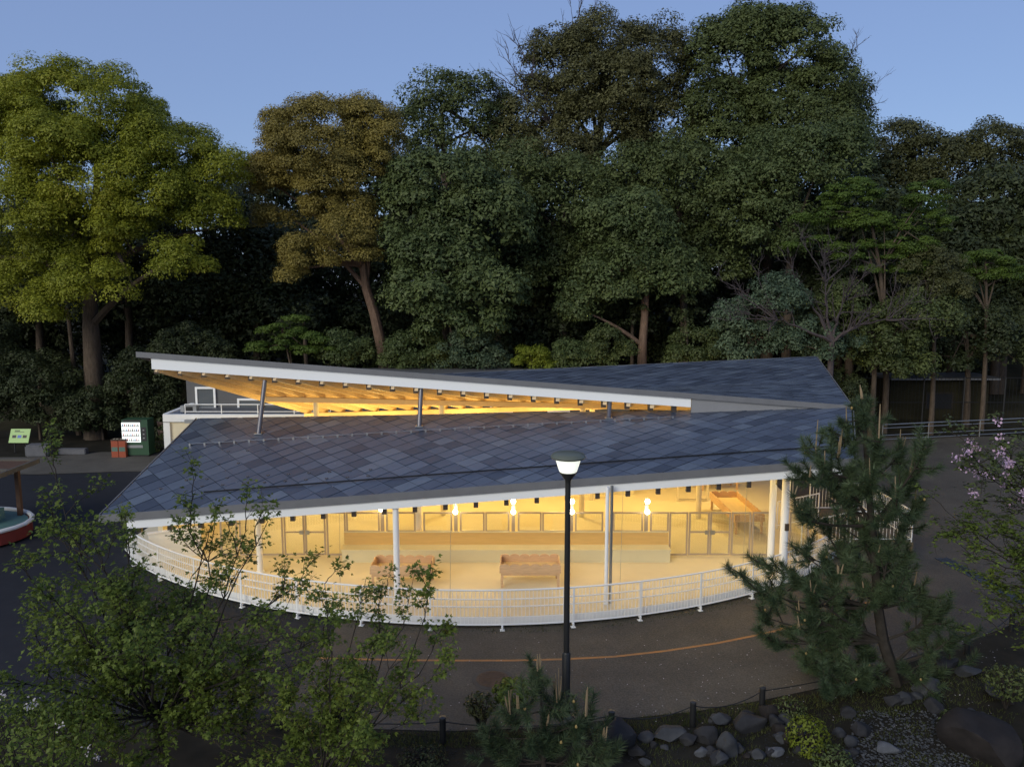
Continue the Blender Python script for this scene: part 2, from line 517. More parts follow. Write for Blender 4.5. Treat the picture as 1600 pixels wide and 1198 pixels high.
def sheet_of(c, h0, h1, nu=14, nv=6):
    mb = MB()
    for h in (h0, h1):
        for j in range(nv + 1):
            for i in range(nu + 1):
                u, v = i / nu, j / nv
                mb.v.append(tuple(bil(c, u, v) + bnorm(c, u, v) * h))
    n1 = (nu + 1) * (nv + 1)
    for j in range(nv):
        for i in range(nu):
            a = j * (nu + 1) + i
            mb.f.append((a, a + nu + 1, a + nu + 2, a + 1))
            mb.f.append((n1 + a, n1 + a + 1, n1 + a + nu + 2, n1 + a + nu + 1))
    ring = [i for i in range(nu + 1)] + [j * (nu + 1) + nu for j in range(1, nv + 1)] + [nv * (nu + 1) + i for i in range(nu - 1, -1, -1)] + [j * (nu + 1) for j in range(nv - 1, 0, -1)]
    for k in range(len(ring)):
        a, b = ring[k], ring[(k + 1) % len(ring)]
        mb.f.append((a, b, b + n1, a + n1))
    return mb
def tiles(c, L, W, d, lift, g, limit, roof, seedr):
    """diamond slates; the nearest `limit` are separate objects, the rest one joined part"""
    T = []
    nj = int(W / (d / 2)) + 3; ni = int(L / d) + 3
    for j in range(-1, nj):
        for i in range(-1, ni):
            x = i * d + (j % 2) * d / 2; y = j * d / 2
            gg = g + seedr.uniform(0, 0.006)
            poly = clip([(x - d / 2 + gg, y), (x, y - d / 2 + gg), (x + d / 2 - gg, y), (x, y + d / 2 - gg)], L, W)
            if len(poly) < 3: continue
            ar = 0.5 * abs(sum(poly[k][0] * poly[(k + 1) % len(poly)][1] - poly[(k + 1) % len(poly)][0] * poly[k][1] for k in range(len(poly))))
            if ar < 0.004: continue
            T.append((y - (5 if ar > 0.7 * d * d / 2 else 0), x, y, poly))
    T.sort(key=lambda t: t[0])
    rest = {}
    for n, (_, x, y, poly) in enumerate(T):
        mb = MB(); top = []; bot = []
        li = lift * seedr.uniform(0.6, 1.5)
        skew = seedr.uniform(-0.006, 0.006)
        for s, t in poly:
            u, v = s / L, t / W
            p = bil(c, u, v); nn = bnorm(c, u, v)
            h = 0.012 + li * (1 - (t - (y - d / 2)) / d) + skew * (s - x) / d
            top.append(p + nn * h); bot.append(p + nn * (h - 0.009))
        k = len(poly)
        mb.v = [tuple(p) for p in bot + top]
        mb.f = [tuple(range(k - 1, -1, -1)), tuple(range(k, 2 * k))] + [(i, (i + 1) % k, (i + 1) % k + k, i + k) for i in range(k)]
        m = seedr.choice((0, 0, 0, 1, 1, 1, 1, 2, 2, 3, 3, 4))
        if n < limit:
            build('roof_tile', mb, 'slate%d' % m, roof)
        else:
            rest.setdefault(m, MB()).add(mb.v, mb.f)
    for m, mb in rest.items():
        stuff(build('roof_tiles', mb, 'slate%d' % m, roof))

rr = random.Random(5)
Lf = ((E2 - E1).length + (B1 - F1).length) / 2; Wf = ((F1 - E1).length + (B1 - E2).length) / 2
front = build('front_roof', sheet_of(FRONT, -0.07, 0.0), 'underlay', pav)
tiles(FRONT, Lf, Wf, 0.72, 0.014, 0.005, 300, front, rr)
build('ceiling_boards', sheet_of((bil(FRONT, .02, .03), bil(FRONT, .99, .03), bil(FRONT, .99, .99), bil(FRONT, .02, .99)), -0.13, -0.073), 'cream', front)
Lb = ((B2 - A2).length + (V1 - V0).length) / 2; Wb = ((V0 - A2).length + (V1 - B2).length) / 2
back = build('upper_roof', sheet_of(BACK, -0.07, 0.0), 'underlay', pav)
tiles(BACK, Lb, Wb, 0.72, 0.016, 0.005, 0, back, rr)
rear = build('rear_roof', sheet_of(REAR, -0.07, 0.0), 'underlay', pav)
tiles(REAR, 21.5, 6.2, 0.72, 0.022, 0.005, 0, rear, rr)
build('ceiling_boards', sheet_of((bil(REAR, .012, .02), bil(REAR, .98, .02), bil(REAR, .98, .98), bil(REAR, .012, .98)), -0.13, -0.073), 'wood_ceiling', rear)
edge_rear = True
build('ceiling_boards', sheet_of((bil(BACK, .012, .02), bil(BACK, .97, .02), bil(BACK, .97, .99), bil(BACK, .012, .99)), -0.13, -0.073), 'wood_ceiling', back)

def edge(p, q, drop0, drop1, th, out, m, name, par):
    p = Vector(p); q = Vector(q); o = Vector(out)
    mb = MB().slab([p + Vector((0, 0, drop0)), q + Vector((0, 0, drop0)), q + Vector((0, 0, drop1)), p + Vector((0, 0, drop1))], o * th)
    return build(name, mb, m, par)
fwd = Vector((0, -1, 0))
edge(E1 + Vector((-0.03, -0.01, 0)), E2 + Vector((0.03, -0.01, 0)), 0.035, -0.17, 0.03, fwd, 'fascia', 'fascia', front)
e1 = bil(FRONT, 0.03, 0.0); e2 = bil(FRONT, 0.985, 0.0)
edge(e1 + Vector((0, 0.10, 0)), e2 + Vector((0, 0.10, 0)), -0.135, -0.40, 0.09, fwd, 'white', 'eave_beam', front)
edge(E1 + Vector((-0.035, 0, 0)), F1 + Vector((-0.035, 0, 0)), 0.03, -0.15, 0.03, Vector((-1, 0, 0)), 'fascia', 'side_fascia', front)
edge(E2 + Vector((0.035, 0, 0)), B1 + Vector((0.035, -.05, 0)), 0.03, -0.15, 0.03, Vector((1, 0, 0)), 'fascia', 'side_fascia', front)
# upper roof edges
edge(A2 + Vector((-0.03, -0.01, 0)), B2 + Vector((0.0, -0.01, 0)), 0.035, -0.14, 0.03, fwd, 'fascia', 'fascia', back)
ua = 0.018; ub = 0.775
a1 = bil(BACK, ua, 0); a2 = bil(BACK, ub, 0)
mb = MB().slab([a1 + Vector((0, 0.02, -0.135)), a2 + Vector((0, 0.02, -0.135)), a2 + Vector((0, 0.02, -0.43)), a1 + Vector((0, 0.02, -0.50))], (0, 0.1, 0))
build('eave_beam', mb, 'white', back)
edge(A2 + Vector((-0.03, 0, 0)), V0 + Vector((-0.03, 0, 0)), 0.03, -0.15, 0.03, Vector((-1, 0, 0)), 'fascia', 'side_fascia', back)
edge(B2 + Vector((0.03, 0.05, 0)), V1 + Vector((0.03, 0, 0)), 0.03, -0.15, 0.03, Vector((1, 0, 0)), 'fascia', 'side_fascia', back)
edge(V1 + Vector((0.03, 0.01, 0)), C2 + Vector((0.03, 0, 0)), 0.03, -0.15, 0.03, Vector((1, 0, 0)), 'fascia', 'side_fascia', rear)
edge(V0 + Vector((-0.03, 0.01, 0)), D2 + Vector((-0.03, 0, 0)), 0.03, -0.15, 0.03, Vector((-1, 0, 0)), 'fascia', 'side_fascia', rear)
edge(D2, C2 , 0.03, -0.15, 0.03, Vector((0, 1, 0)), 'fascia', 'rear_fascia', rear)
# grey infill wall where the two roofs close up
def on_front(x, y):
    lo, hi = 0.0, 1.0; u = 0.5; v = 0.5
    for _ in range(60):
        p = bil(FRONT, u, v); du = (bil(FRONT, u + .01, v) - p) / .01; dv = (bil(FRONT, u, v + .01) - p) / .01
        det = du.x * dv.y - du.y * dv.x; rx, ry = x - p.x, y - p.y
        u += (rx * dv.y - ry * dv.x) / det * 0.7; v += (du.x * ry - du.y * rx) / det * 0.7
    return bil(FRONT, u, v)
w0 = bil(BACK, ub + 0.001, 0); w1 = bil(BACK, 0.985, 0)
n = 10; poly_t = []; poly_b = []
for k in range(n + 1):
    p = w0 * (1 - k / n) + w1 * (k / n); y = p.y + 0.03
    f = on_front(p.x, y)
    poly_t.append(Vector((p.x, y, p.z - 0.10))); poly_b.append(Vector((p.x, y, min(f.z + 0.015, p.z - 0.12))))
mb = MB().slab(poly_t + poly_b[::-1], (0, 0.12, 0))
build('infill_wall', mb, 'grey_wall', pav)

# rafters of the upper roof, with steel shoes at the front end
NR = 29
for k in range(NR):
    u = 0.022 + 0.93 * k / (NR - 1)
    p, q = bil(BACK, u, 0.016), bil(BACK, u, 0.97)
    hh = 0.42 if u < 0.72 else 0.2
    dz = Vector((0, 0, -0.135 - hh / 2 - 0.004))
    r = build('rafter', MB().bar(p + dz, q + dz, 0.13, hh), 'rafter_wood', back)
    if u < ub - 0.01:
        s = bil(BACK, u, 0.0)
        build('rafter_shoe', MB().box((s.x, s.y + 0.22, s.z - 0.135 - 0.40), (0.16, 0.17, 0.26)), 'bracket', back)
# cross boards between the rafters catch the light
for v, ua_, ub_ in ((0.5, 0.06, 0.9), (0.93, 0.02, 0.9)):
    p, q = bil(BACK, ua_, v), bil(BACK, ub_, v)
    build('purlin', MB().bar(p + Vector((0, 0, -0.66)), q + Vector((0, 0, -0.66)), 0.16, 0.18), 'pale_wood', back)
for k in range(20):
    p, q = bil(REAR, 0.03 + 0.94 * k / 19, 0.03), bil(REAR, 0.03 + 0.94 * k / 19, 0.97)
    build('rafter', MB().bar(p + Vector((0, 0, -0.26)), q + Vector((0, 0, -0.26)), 0.11, 0.24), 'rafter_wood', rear)
# front-roof rafters (their ends show under the eave beam)
NF = 24
for k in range(NF):
    u = 0.045 + 0.935 * k / (NF - 1)
    p, q = bil(FRONT, u, 0.035), bil(FRONT, u, 0.97)
    build('rafter', MB().bar(p + Vector((0, 0, -0.25)), q + Vector((0, 0, -0.25)), 0.10, 0.22), 'pale_wood', front)
    build('rafter_shoe', MB().box((p.x, p.y - 0.03, p.z - 0.50), (0.12, 0.12, 0.22)), 'bracket', front)
# inclined steel posts between the roofs
for px, pyt, pxb, pyb in ((414, 597, 404, 672), (658, 610, 655, 664), (953, 628, 951, 651)):
    top = at(px, pyt - 3, 25.72); ft = at(pxb, pyb, 25.3)
    f = on_front(ft.x, ft.y)
    st = build('steel_post', MB().tube(f + Vector((0, 0, 0.03)), top, 0.075, 12), 'post_steel', pav, smooth=True)
    build('base_plate', MB().box((f.x, f.y, f.z + 0.04), (0.24, 0.24, 0.03)), 'galv', st)
# thin wire with clips where the clerestory meets the front roof
pts = []
for k in range(34):
    t = k / 33
    x = at(302, 683, 24.9).x * (1 - t) + at(1050, 650, 25.2).x * t
    y = 24.6 * (1 - t) + 25.05 * t
    f = on_front(x, y); pts.append(f + Vector((0, 0, 0.075 + 0.008 * math.sin(k * 2.1))))
    build('wire_clip', MB().box((f.x, f.y, f.z + 0.055), (0.05, 0.04, 0.075)), 'galv', front)
build('anchor_wire', MB().path(pts, 0.011, 5), 'galv', front)
# snow bar and the snow guards at the left end
pts = []
for k in range(25):
    t = k / 24; u = 0.118 + 0.872 * t; v = 0.135 + 0.075 * t
    pts.append(bil(FRONT, u, v) + bnorm(FRONT, u, v) * 0.055)
build('snow_bar', MB().path(pts, 0.022, 6), 'black', front)
for j, v in enumerate((0.20, 0.27, 0.42, 0.56)):
    for k in range((11, 10, 3, 3)[j]):
        u = 0.05 + 0.028 * (j % 2) * 0.5 + k * 0.0285 + 0.012 * j
        p = bil(FRONT, u, v); nn = bnorm(FRONT, u, v); b = p + nn * 0.035
        mb = MB().bar(b + Vector((-.05, 0, 0)), b + Vector((.05, 0.01, 0)), 0.012, 0.03)
        mb.bar(b + Vector((0.0, -0.07, 0)), b + Vector((0, 0.05, 0)), 0.018, 0.018)
        build('snow_guard', mb, 'post_steel', front)

# petals and dead leaves blown onto the slates
ls = MB()
for k in range(70):
    u, v = rr.uniform(0.03, 0.97), rr.uniform(0.05, 0.97)
    q = bil(FRONT, u, v) + bnorm(FRONT, u, v) * 0.036; a = rr.uniform(0, 6.28); w = rr.uniform(0.015, 0.04)
    d1_ = Vector((math.cos(a), math.sin(a), 0)) * w; d2_ = Vector((-math.sin(a), math.cos(a), 0)) * w * 0.6
    ls.add([q - d1_, q + d2_, q + d1_, q - d2_], [(0, 1, 2, 3)])
stuff(build('leaf_litter', ls, 'petal', front))
# columns
def column(px, py, r, top, m='white', name='column', fz=FZ):
    c = gnd(px, py, fz)
    t = on_front(c.x, min(c.y, 25.4)).z - 0.15 if top is None else top
    o = build(name, MB().lathe((c.x, c.y, 0), [(r, fz), (r, t)], 20), m, pav, smooth=True)
    build('base_ring', MB().lathe((c.x, c.y, 0), [(r * 1.35, fz), (r * 1.35, fz + 0.03), (r * 1.02, fz + 0.035)], 20), m, o)
    return c, t
column(621, 937, 0.085, None)
column(946.5, 943, 0.05, None)
c, t = column(1203, 890, 0.10, None)
column(1222, 905, 0.115, None)
build('junction_box', MB().box((gnd(1222, 905, FZ).x + 0.02, gnd(1222, 905, FZ).y - 0.13, 1.9), (0.11, 0.06, 0.2)), 'bracket', pav)
column(407, 893, 0.09, None)
column(655, 862, 0.10, None)
c9 = gnd(951.5, 942, FZ)
build('down_pipe', MB().tube((c9.x + 0.03, c9.y + 0.02, FZ), (c9.x + 0.03, c9.y + 0.02, on_front(c9.x, c9.y).z - 0.15), 0.043, 14), 'galv', pav, smooth=True)
for px, vv in ((490, .5), (537, .93), (689, .5), (709, .93), (912, .5), (927, .93), (1100, .5)):
    uu = 0.5
    for _ in range(40):
        q = bil(BACK, uu, vv); uu += ((px - 800) / FPX * q.y - q.x) / 24
    q = bil(BACK, uu, vv); x, Y = q.x, q.y
    zt = q.z - 0.75
    build('rear_column', MB().lathe((x, Y, 0), [(0.10, FZ), (0.10, zt)], 16), 'cream', pav, smooth=True)
# rear wall of the pavilion, low, leaving a gap below the roof
build('rear_wall', MB().box((-0.4, 33.38, 1.25), (20.8, 0.14, 1.9)), 'cream', pav)
build('side_wall', MB().box((-10.95, 28.6, 1.35), (0.14, 9.2, 2.1)), 'cream', pav)
# thin vertical steel cables of the bird net
for px, py in ((520, 960), (700, 955), (968, 938), (1160, 900)):
    c = gnd(px, py, FZ); t = on_front(c.x, max(c.y, 20.5)).z - 0.2
    build('net_cable', MB().tube((c.x, max(c.y, 20.5), FZ), (c.x + 0.05, max(c.y, 20.5) + 0.05, t), 0.006, 5), 'galv', pav)

# ------------------------------------------------------------------ curved white railing round the terrace
rail = empty('terrace_railing', arc(RF, 0), 'curved white metal railing along the edge of the lit terrace', 'railing')
A0, A1 = math.radians(-47), math.radians(45)
def arcline(r, z, n=90, a0=A0, a1=A1):
    return [arc(r, a0 + (a1 - a0) * i / n) + Vector((0, 0, z)) for i in range(n + 1)]
build('top_rail', MB().path(arcline(RF, 1.08), 0.024, 8), 'white', rail, smooth=True)
build('bottom_rail', MB().path(arcline(RF, 0.17), 0.02, 6), 'white', rail, smooth=True)
build('handrail', MB().path(arcline(RF - 0.10, 0.80), 0.02, 8), 'white', rail, smooth=True)
build('handrail', MB().path(arcline(RF - 0.10, 0.60), 0.02, 8), 'white', rail, smooth=True)
def share(name, me, m, parent, loc, rz=0):
    o = link(name, me, m, parent); o.location = Vector(loc) - wloc(parent); o.rotation_euler = (0, 0, rz); return o
tmp = MB().tube((0, 0, 0.17), (0, 0, 1.08), 0.009, 5)
bal = bpy.data.meshes.new('baluster'); bal.from_pydata(tmp.v, [], tmp.f)
tmp = MB().bar((0, 0, 0.02), (0, 0, 1.09), 0.045, 0.02, up=(0, 1, 0)).box((0, 0.05, 0.10), (0.05, 0.13, 0.03)).box((0, 0.02, 0.012), (0.12, 0.12, 0.02)).box((0, -0.01, 0.08), (0.035, 0.05, 0.12))
pst = bpy.data.meshes.new('post'); pst.from_pydata(tmp.v, [], tmp.f)
NB = 250
for k in range(NB):
    a = A0 + (A1 - A0) * (k + 0.5) / NB
    share('baluster', bal, 'white', rail, arc(RF, a), a)
NP = 14
for k in range(NP):
    a = A0 + (A1 - A0) * (k + 0.15) / (NP - 0.7)
    share('post', pst, 'white', rail, arc(RF + 0.005, a), a)

# ------------------------------------------------------------------ glazed partition with two double gates
PY = 24.0
def pxx(px, py=850): return at(px, py, PY).x
par = empty('glazed_partition', (pxx(790), PY, FZ), 'low glazed partition with steel frames and two double gates across the terrace', 'partition')
ZT = FZ + 1.42
def frame(x0, x1, z0, z1, y=PY, t=0.05, nm='panel_frame'):
    mb = MB()
    mb.box(((x0 + x1) / 2, y, z1 - t / 2), (x1 - x0, 0.05, t)).box(((x0 + x1) / 2, y, z0 + t / 2), (x1 - x0, 0.05, t))
    mb.box((x0 + t / 2, y, (z0 + z1) / 2), (t, 0.05, z1 - z0 - 2 * t)).box((x1 - t / 2, y, (z0 + z1) / 2), (t, 0.05, z1 - z0 - 2 * t))
    o = build(nm, mb, 'steel_frame', par)
    return o
def pane(o, x0, x1, z0, z1, y=PY, t=0.05):
    build('pane', MB().box(((x0 + x1) / 2, y, (z0 + z1) / 2), (x1 - x0 - 2 * t, 0.008, z1 - z0 - 2 * t)), 'glass', o)
for a, b in ((345, 372), (375, 405), (408, 443), (511, 541), (1045, 1074), (1142, 1172), (1174, 1201), (1232, 1262)):
    x0, x1 = pxx(a), pxx(b); o = frame(x0, x1, FZ + 0.03, ZT); pane(o, x0, x1, FZ + 0.03, ZT)
for a, b in ((444.5, 476.5), (477.5, 509.5), (1075.5, 1107.5), (1108.5, 1140.5)):
    x0, x1 = pxx(a), pxx(b); o = frame(x0, x1, FZ + 0.04, ZT, nm='gate_leaf')
    zm = FZ + 0.78
    build('mid_rail', MB().box(((x0 + x1) / 2, PY, zm), (x1 - x0 - 0.1, 0.05, 0.05)), 'steel_frame', o)
    build('pane', MB().box(((x0 + x1) / 2, PY, (zm + .025 + ZT - .05) / 2), (x1 - x0 - 0.1, 0.008, ZT - .05 - zm - .025)), 'glass', o)
    build('pane', MB().box(((x0 + x1) / 2, PY, (FZ + .09 + zm - .025) / 2), (x1 - x0 - 0.1, 0.008, zm - .025 - FZ - .09)), 'glass', o)
    s = 1 if a in (444.5, 1075.5) else -1
    build('latch', MB().box(((x1 - 0.08) if s > 0 else (x0 + 0.08), PY - 0.045, zm), (0.13, 0.04, 0.13)), 'galv', o)
for a, b in ((542, 594), (604, 650), (662, 707), (719, 757.5), (758.5, 796), (809, 846), (847, 886), (898, 942), (957, 1004), (1015, 1044)):
    x0, x1 = pxx(a), pxx(b); z0 = FZ + 0.78; o = frame(x0, x1, z0, ZT); pane(o, x0, x1, z0, ZT)

# lamp posts standing in the partition, each with small spotlights
def warm_point(name, loc, power, r, parent, col=(1.0, 0.71, 0.225)):
    l = bpy.data.lights.new(name, 'POINT'); l.energy = power; l.color = col; l.shadow_soft_size = r
    o = bpy.data.objects.new(name, l); o.location = Vector(loc) - wloc(parent); o.parent = parent; C.objects.link(o); return o
names = ('leftmost', 'second from left', 'middle', 'second from right', 'rightmost')
for k, (px, two) in enumerate(((597, 0), (712, 1), (802, 1), (893, 1), (1010, 1))):
    x = pxx(px, 800); zt = at(px, 783, PY).z
    e = empty('spotlight_post', (x, PY + 0.0, FZ), 'slim steel post with lit spotlight bulbs on partition, %s of the five' % names[k], 'spotlight', 'spotlight posts of the partition')
    build('post', MB().box((x, PY + 0.02, (FZ + zt + 0.1) / 2), (0.11, 0.06, zt + 0.1 - FZ)), 'steel_frame', e)
    for j in range(2 if two else 1):
        z = at(px, 797 if j else 781, PY).z if two else at(px, 793, PY).z
        hd = build('lamp_head', MB().tube((x, PY - 0.02, z), (x, PY - 0.12, z - 0.01), 0.055, 12), 'galv', e)
        sph = MB().lathe((x, PY - 0.16, z), [(0.01, -0.078), (0.055, -0.055), (0.078, 0), (0.055, 0.055), (0.01, 0.078)], 14)
        build('bulb', sph, 'bulb', hd, smooth=True)

# ceiling lights: round downlights below the rafters of both roofs
def downlight(x, y, z, power, label, k):
    e = empty('ceiling_light', (x, y, z), label + ', %s from left' % ('first', 'second', 'third', 'fourth', 'fifth', 'sixth')[k], 'ceiling light', 'ceiling lights under the pavilion roofs')
    build('housing', MB().lathe((x, y, z), [(0.07, 0.0), (0.09, 0.12), (0.03, 0.14), (0.03, 0.30)], 14), 'white', e)
    build('diffuser', MB().lathe((x, y, z), [(0.05, -0.03), (0.068, -0.005)], 14), 'bulb', e)
    warm_point('lamp_glow', (x, y, z - 0.16), power, 0.08, e)
for k, x in enumerate((-8.2, -4.6, -1.0, 2.6, 6.2, 8.6)):
    z = on_front(x, 22.2).z - 0.60
    downlight(x, 22.2, z, 29, 'round ceiling light under the front roof above the terrace', k)
for k, x in enumerate((-8.6, -5.2, -1.8, 1.6, 5.0, 8.4)):
    downlight(x, 29.4, 3.2, 150, 'round ceiling light in the back room under the upper roof', k)
for k, x in enumerate((-6.8, -2.6, 1.6, 5.8)):
    downlight(x, 26.6, 2.75, 36, 'round ceiling light behind the partition below the clerestory', k)

# ------------------------------------------------------------------ benches
def bench(x0, x1, y, label, depth=0.5, zb=0.78):
    e = empty('long_bench', ((x0 + x1) / 2, y, FZ), label, 'bench')
    L = x1 - x0; xm = (x0 + x1) / 2
    build('seat', MB().box((xm, y, FZ + 0.375), (L, depth, 0.05)), 'bench_seat', e)
    build('seat_front', MB().box((xm, y - depth / 2 + 0.03, FZ + 0.175), (L - 0.04, 0.04, 0.35)), 'bench_seat', e)
    for s in (-1, 1):
        build('end_panel', MB().box((xm + s * (L / 2 - 0.03), y + 0.03, FZ + 0.175), (0.04, depth - 0.09, 0.35)), 'bench_seat', e)
    build('backrest', MB().box((xm, y + depth / 2 + 0.022, FZ + zb / 2 + 0.002), (L, 0.04, zb)), 'bench_back', e)
    build('back_cap', MB().box((xm, y + depth / 2 + 0.022, FZ + zb + 0.016), (L + 0.02, 0.07, 0.025)), 'bench_seat', e)
    return e
bench(pxx(540, 885), pxx(1042, 885), PY - 0.33, 'long pale bench with orange wooden backrest below the partition panes')
bench(at(700, 770, 31.3).x, at(990, 770, 31.3).x, 31.3, 'pale bench against the rear wall far behind the partition')

# ------------------------------------------------------------------ scalloped wooden tables
def scallop(w, h, n, t):
    """board along x, scalloped on top, centred, z from 0"""
    pts = [(-w / 2, 0), (w / 2, 0)]
    for k in range(n):
        for j in range(7):
            a = math.pi * j / 6
            pts.append((w / 2 - (k + 0.5) * w / n + math.cos(a) * w / n / 2 * 0.98, h + math.sin(a) * 0.07))
    return pts
def table(loc, rz, w, d, label, n):
    e = empty('animal_table', loc, label, 'table')
    e.rotation_euler = (0, 0, rz)
    hb, zb = 0.20, 0.44
    for nm, y in (('front_board', -d / 2), ('back_board', d / 2)):
        pts = scallop(w, hb, n, 0.03)
        mb = MB().slab([(p[0], y - 0.015, zb + p[1]) for p in pts], (0, 0.03, 0))
        build(nm, mb, 'table_wood', e, local=True)
    for s in (-1, 1):
        pts = scallop(d - 0.05, hb, max(2, int(n * d / w)), 0.03)
        mb = MB().slab([(s * (w / 2 - 0.03) - 0.015, p[0], zb + p[1]) for p in pts], (0.03, 0, 0))
        build('end_board', mb, 'table_wood', e, local=True)
        for t in (-1, 1):
            build('leg', MB().box((s * (w / 2 - 0.07), t * (d / 2 - 0.06), zb / 2 + 0.02), (0.07, 0.07, zb + 0.04)), 'table_wood', e, local=True)
    build('tray', MB().box((0, 0, zb + 0.02), (w - 0.1, d - 0.04, 0.025)), 'pale_wood', e, local=True)
    for t in (-1, 1):
        build('apron_rail', MB().box((0, t * (d / 2 - 0.04), zb - 0.045), (w - 0.2, 0.035, 0.07)), 'table_wood', e, local=True)
    return e
c = gnd(630, 912, FZ); table(c, math.radians(-1), 1.72, 0.82, 'scalloped wooden tray table behind the left white column', 6)
c = gnd(828, 910, FZ); table(c, 0.0, 1.72, 0.82, 'scalloped wooden tray table left of the street lamp', 6)
p0, p1 = gnd(1128, 794, FZ), gnd(1172, 836, FZ)
table((p0 + p1) / 2, math.atan2(p1.y - p0.y, p1.x - p0.x), 3.0, 1.0, 'long wooden tray table standing askew in the back room near the white columns', 10)
c = gnd(1120, 762, FZ); table(c, 0.1, 1.6, 0.8, 'far wooden table at the back of the room beyond the long askew table', 7)

# glass door frame standing in the back room
c = gnd(1082, 783, FZ)
e = empty('low_gate', c, 'small low metal gate standing in the back room', 'gate')
mb = MB().box((c.x, c.y, FZ + 0.76), (1.1, 0.04, 0.04)).box((c.x, c.y, FZ + 0.08), (1.1, 0.04, 0.04))
build('gate_frame', mb, 'steel_frame', e)
for s in (-1, 1):
    build('gate_post', MB().box((c.x + s * 0.58, c.y, FZ + 0.42), (0.07, 0.07, 0.84)), 'cream', e)

# ------------------------------------------------------------------ steps and white railings at the right end
st = empty('side_steps', (9.6, 25.4, 0), 'pale concrete steps behind the pine at the right end of the terrace', 'steps')
for k in range(2):
    build('step', MB().box((9.95 + 0.32 * k, 25.6, FZ + 0.075 + 0.15 * k), (0.319, 2.2, 0.149)), 'cream', st)
    if k: build('riser_block', MB().box((9.95 + 0.32 * k, 25.6, FZ + 0.075 * k - 0.002), (0.315, 2.19, 0.15 * k - 0.006)), 'cream', st)
build('landing', MB().box((11.68, 26.2, 0.3), (2.17, 3.6, 0.6)), 'path_asphalt', st)
def railing(name, pts, h, label, nbal=0.11, mids=(0.1,), m='white', pr=0.022, br=0.007):
    e = empty(name, pts[0], label, 'railing')
    up = Vector((0, 0, h))
    build('top_rail', MB().path([Vector(p) + up for p in pts], pr, 8), m, e, smooth=True)
    for z in mids:
        build('lower_rail', MB().path([Vector(p) + Vector((0, 0, z)) for p in pts], pr * 0.8, 6), m, e, smooth=True)
    for p in pts:
        build('post', MB().tube(Vector(p) - Vector((0, 0, 0.02)), Vector(p) + up, pr, 8), m, e)
    if nbal:
        for a, b in zip(pts[:-1], pts[1:]):
            a = Vector(a); b = Vector(b); n = int((b - a).length / nbal)
            for k in range(1, n):
                p = a + (b - a) * (k / n)
                build('baluster', MB().tube(p + Vector((0, 0, mids[0])), p + up, br, 5), m, e)
    return e
railing('landing_railing', [Vector((10.75, 24.45, 0.6)), Vector((12.7, 24.45, 0.6)), Vector((12.7, 27.95, 0.6)), Vector((10.75, 27.95, 0.6))], 1.0, 'white barred railing round the landing above the side steps')
railing('step_railing', [Vector((9.2, 24.45, 0.3)), Vector((10.62, 24.45, 0.6))], 0.95, 'sloping white handrail on the near side of the steps')
railing('step_railing', [Vector((9.2, 26.78, 0.3)), Vector((10.62, 26.78, 0.6))], 0.95, 'sloping white handrail on the far side of the steps')
# ramp railing beyond the path at right
rp_ = [gnd(1378, 690), gnd(1450, 686), gnd(1530, 682), gnd(1610, 678), gnd(1700, 673)]
railing('path_railing', rp_, 0.95, 'long pale two bar railing across the path at far right', nbal=0, mids=(0.12, 0.35, 0.75), m='galv', pr=0.028)

# dark cage fence behind it
f0, f1 = Vector((17, 46.2, 0)), Vector((36, 46.2, 0))
cg = empty('cage_fence', f0, 'tall dark mesh fence under the trees at far right', 'fence')
for k in range(9):
    p = f0 + (f1 - f0) * (k / 8); build('post', MB().tube(p, p + Vector((0, 0, 3.2)), 0.05, 6), 'black', cg)
for z in (0.3, 1.7, 3.15):
    build('rail', MB().tube(f0 + Vector((0, 0, z)), f1 + Vector((0, 0, z)), 0.03, 6), 'black', cg)
for k in range(90):
    p = f0 + (f1 - f0) * ((k + 0.5) / 90); build('wire', MB().tube(p + Vector((0, -0.02, 0.3)), p + Vector((0, -0.02, 3.15)), 0.009, 4), 'black', cg)
kc = at(1470, 625, 48.0)
ks = empty('kiosk', (kc.x, 48, 0), 'small dark hut with a shuttered hatch behind the mesh fence', 'hut')
zb = hill_z(kc.x, 48)
build('wall', MB().box((kc.x, 49.2, 1.4), (6.0, 2.0, 2.8)), 'forest_floor', ks)
build('roof', MB().box((kc.x, 49.0, 2.9), (6.6, 2.8, 0.14)), 'fascia', ks)
build('hatch', MB().box((kc.x, 48.17, 1.45), (1.5, 0.05, 0.9)), 'black', ks)
build('hatch_frame', MB().box((kc.x, 48.18, 1.97), (1.7, 0.08, 0.1)).box((kc.x - .8, 48.18, 1.45), (.1, .08, .94)).box((kc.x + .8, 48.18, 1.45), (.1, .08, .94)), 'bark_dark', ks)

# ------------------------------------------------------------------ white building behind the pavilion at left
wb = empty('annex_building', (-10, 37, 0), 'white annex with roof deck and grey upper storey behind the left roof tip', 'building')
xl = at(256, 650, 36.5).x
zt = at(256, 650, 36.5).z
build('wall', MB().box((xl + 7.3, 39.0, zt / 2 - 0.15), (14.4, 4.8, zt - 0.3)), 'cream', wb)
build('parapet', MB().box((xl + 7.3, 36.6, zt - 0.1), (14.7, 0.22, 0.34)).box((xl - 0.04, 39.1, zt - 0.1), (0.2, 4.7, 0.34)), 'white_wall', wb)
build('roof_deck', MB().box((xl + 7.3, 39.1, zt - 0.2), (14.3, 4.7, 0.1)), 'annex_grey', wb)
build('corner_column', MB().box((xl + 0.1, 36.55, zt / 2 - 0.15), (0.3, 0.12, zt - 0.32)), 'white_wall', wb)
ux0, ux1 = at(292, 620, 40).x, 6.0
build('upper_storey', MB().box(((ux0 + ux1) / 2, 41.4, 2.35), (ux1 - ux0, 2.8, 3.5)), 'annex_grey', wb)
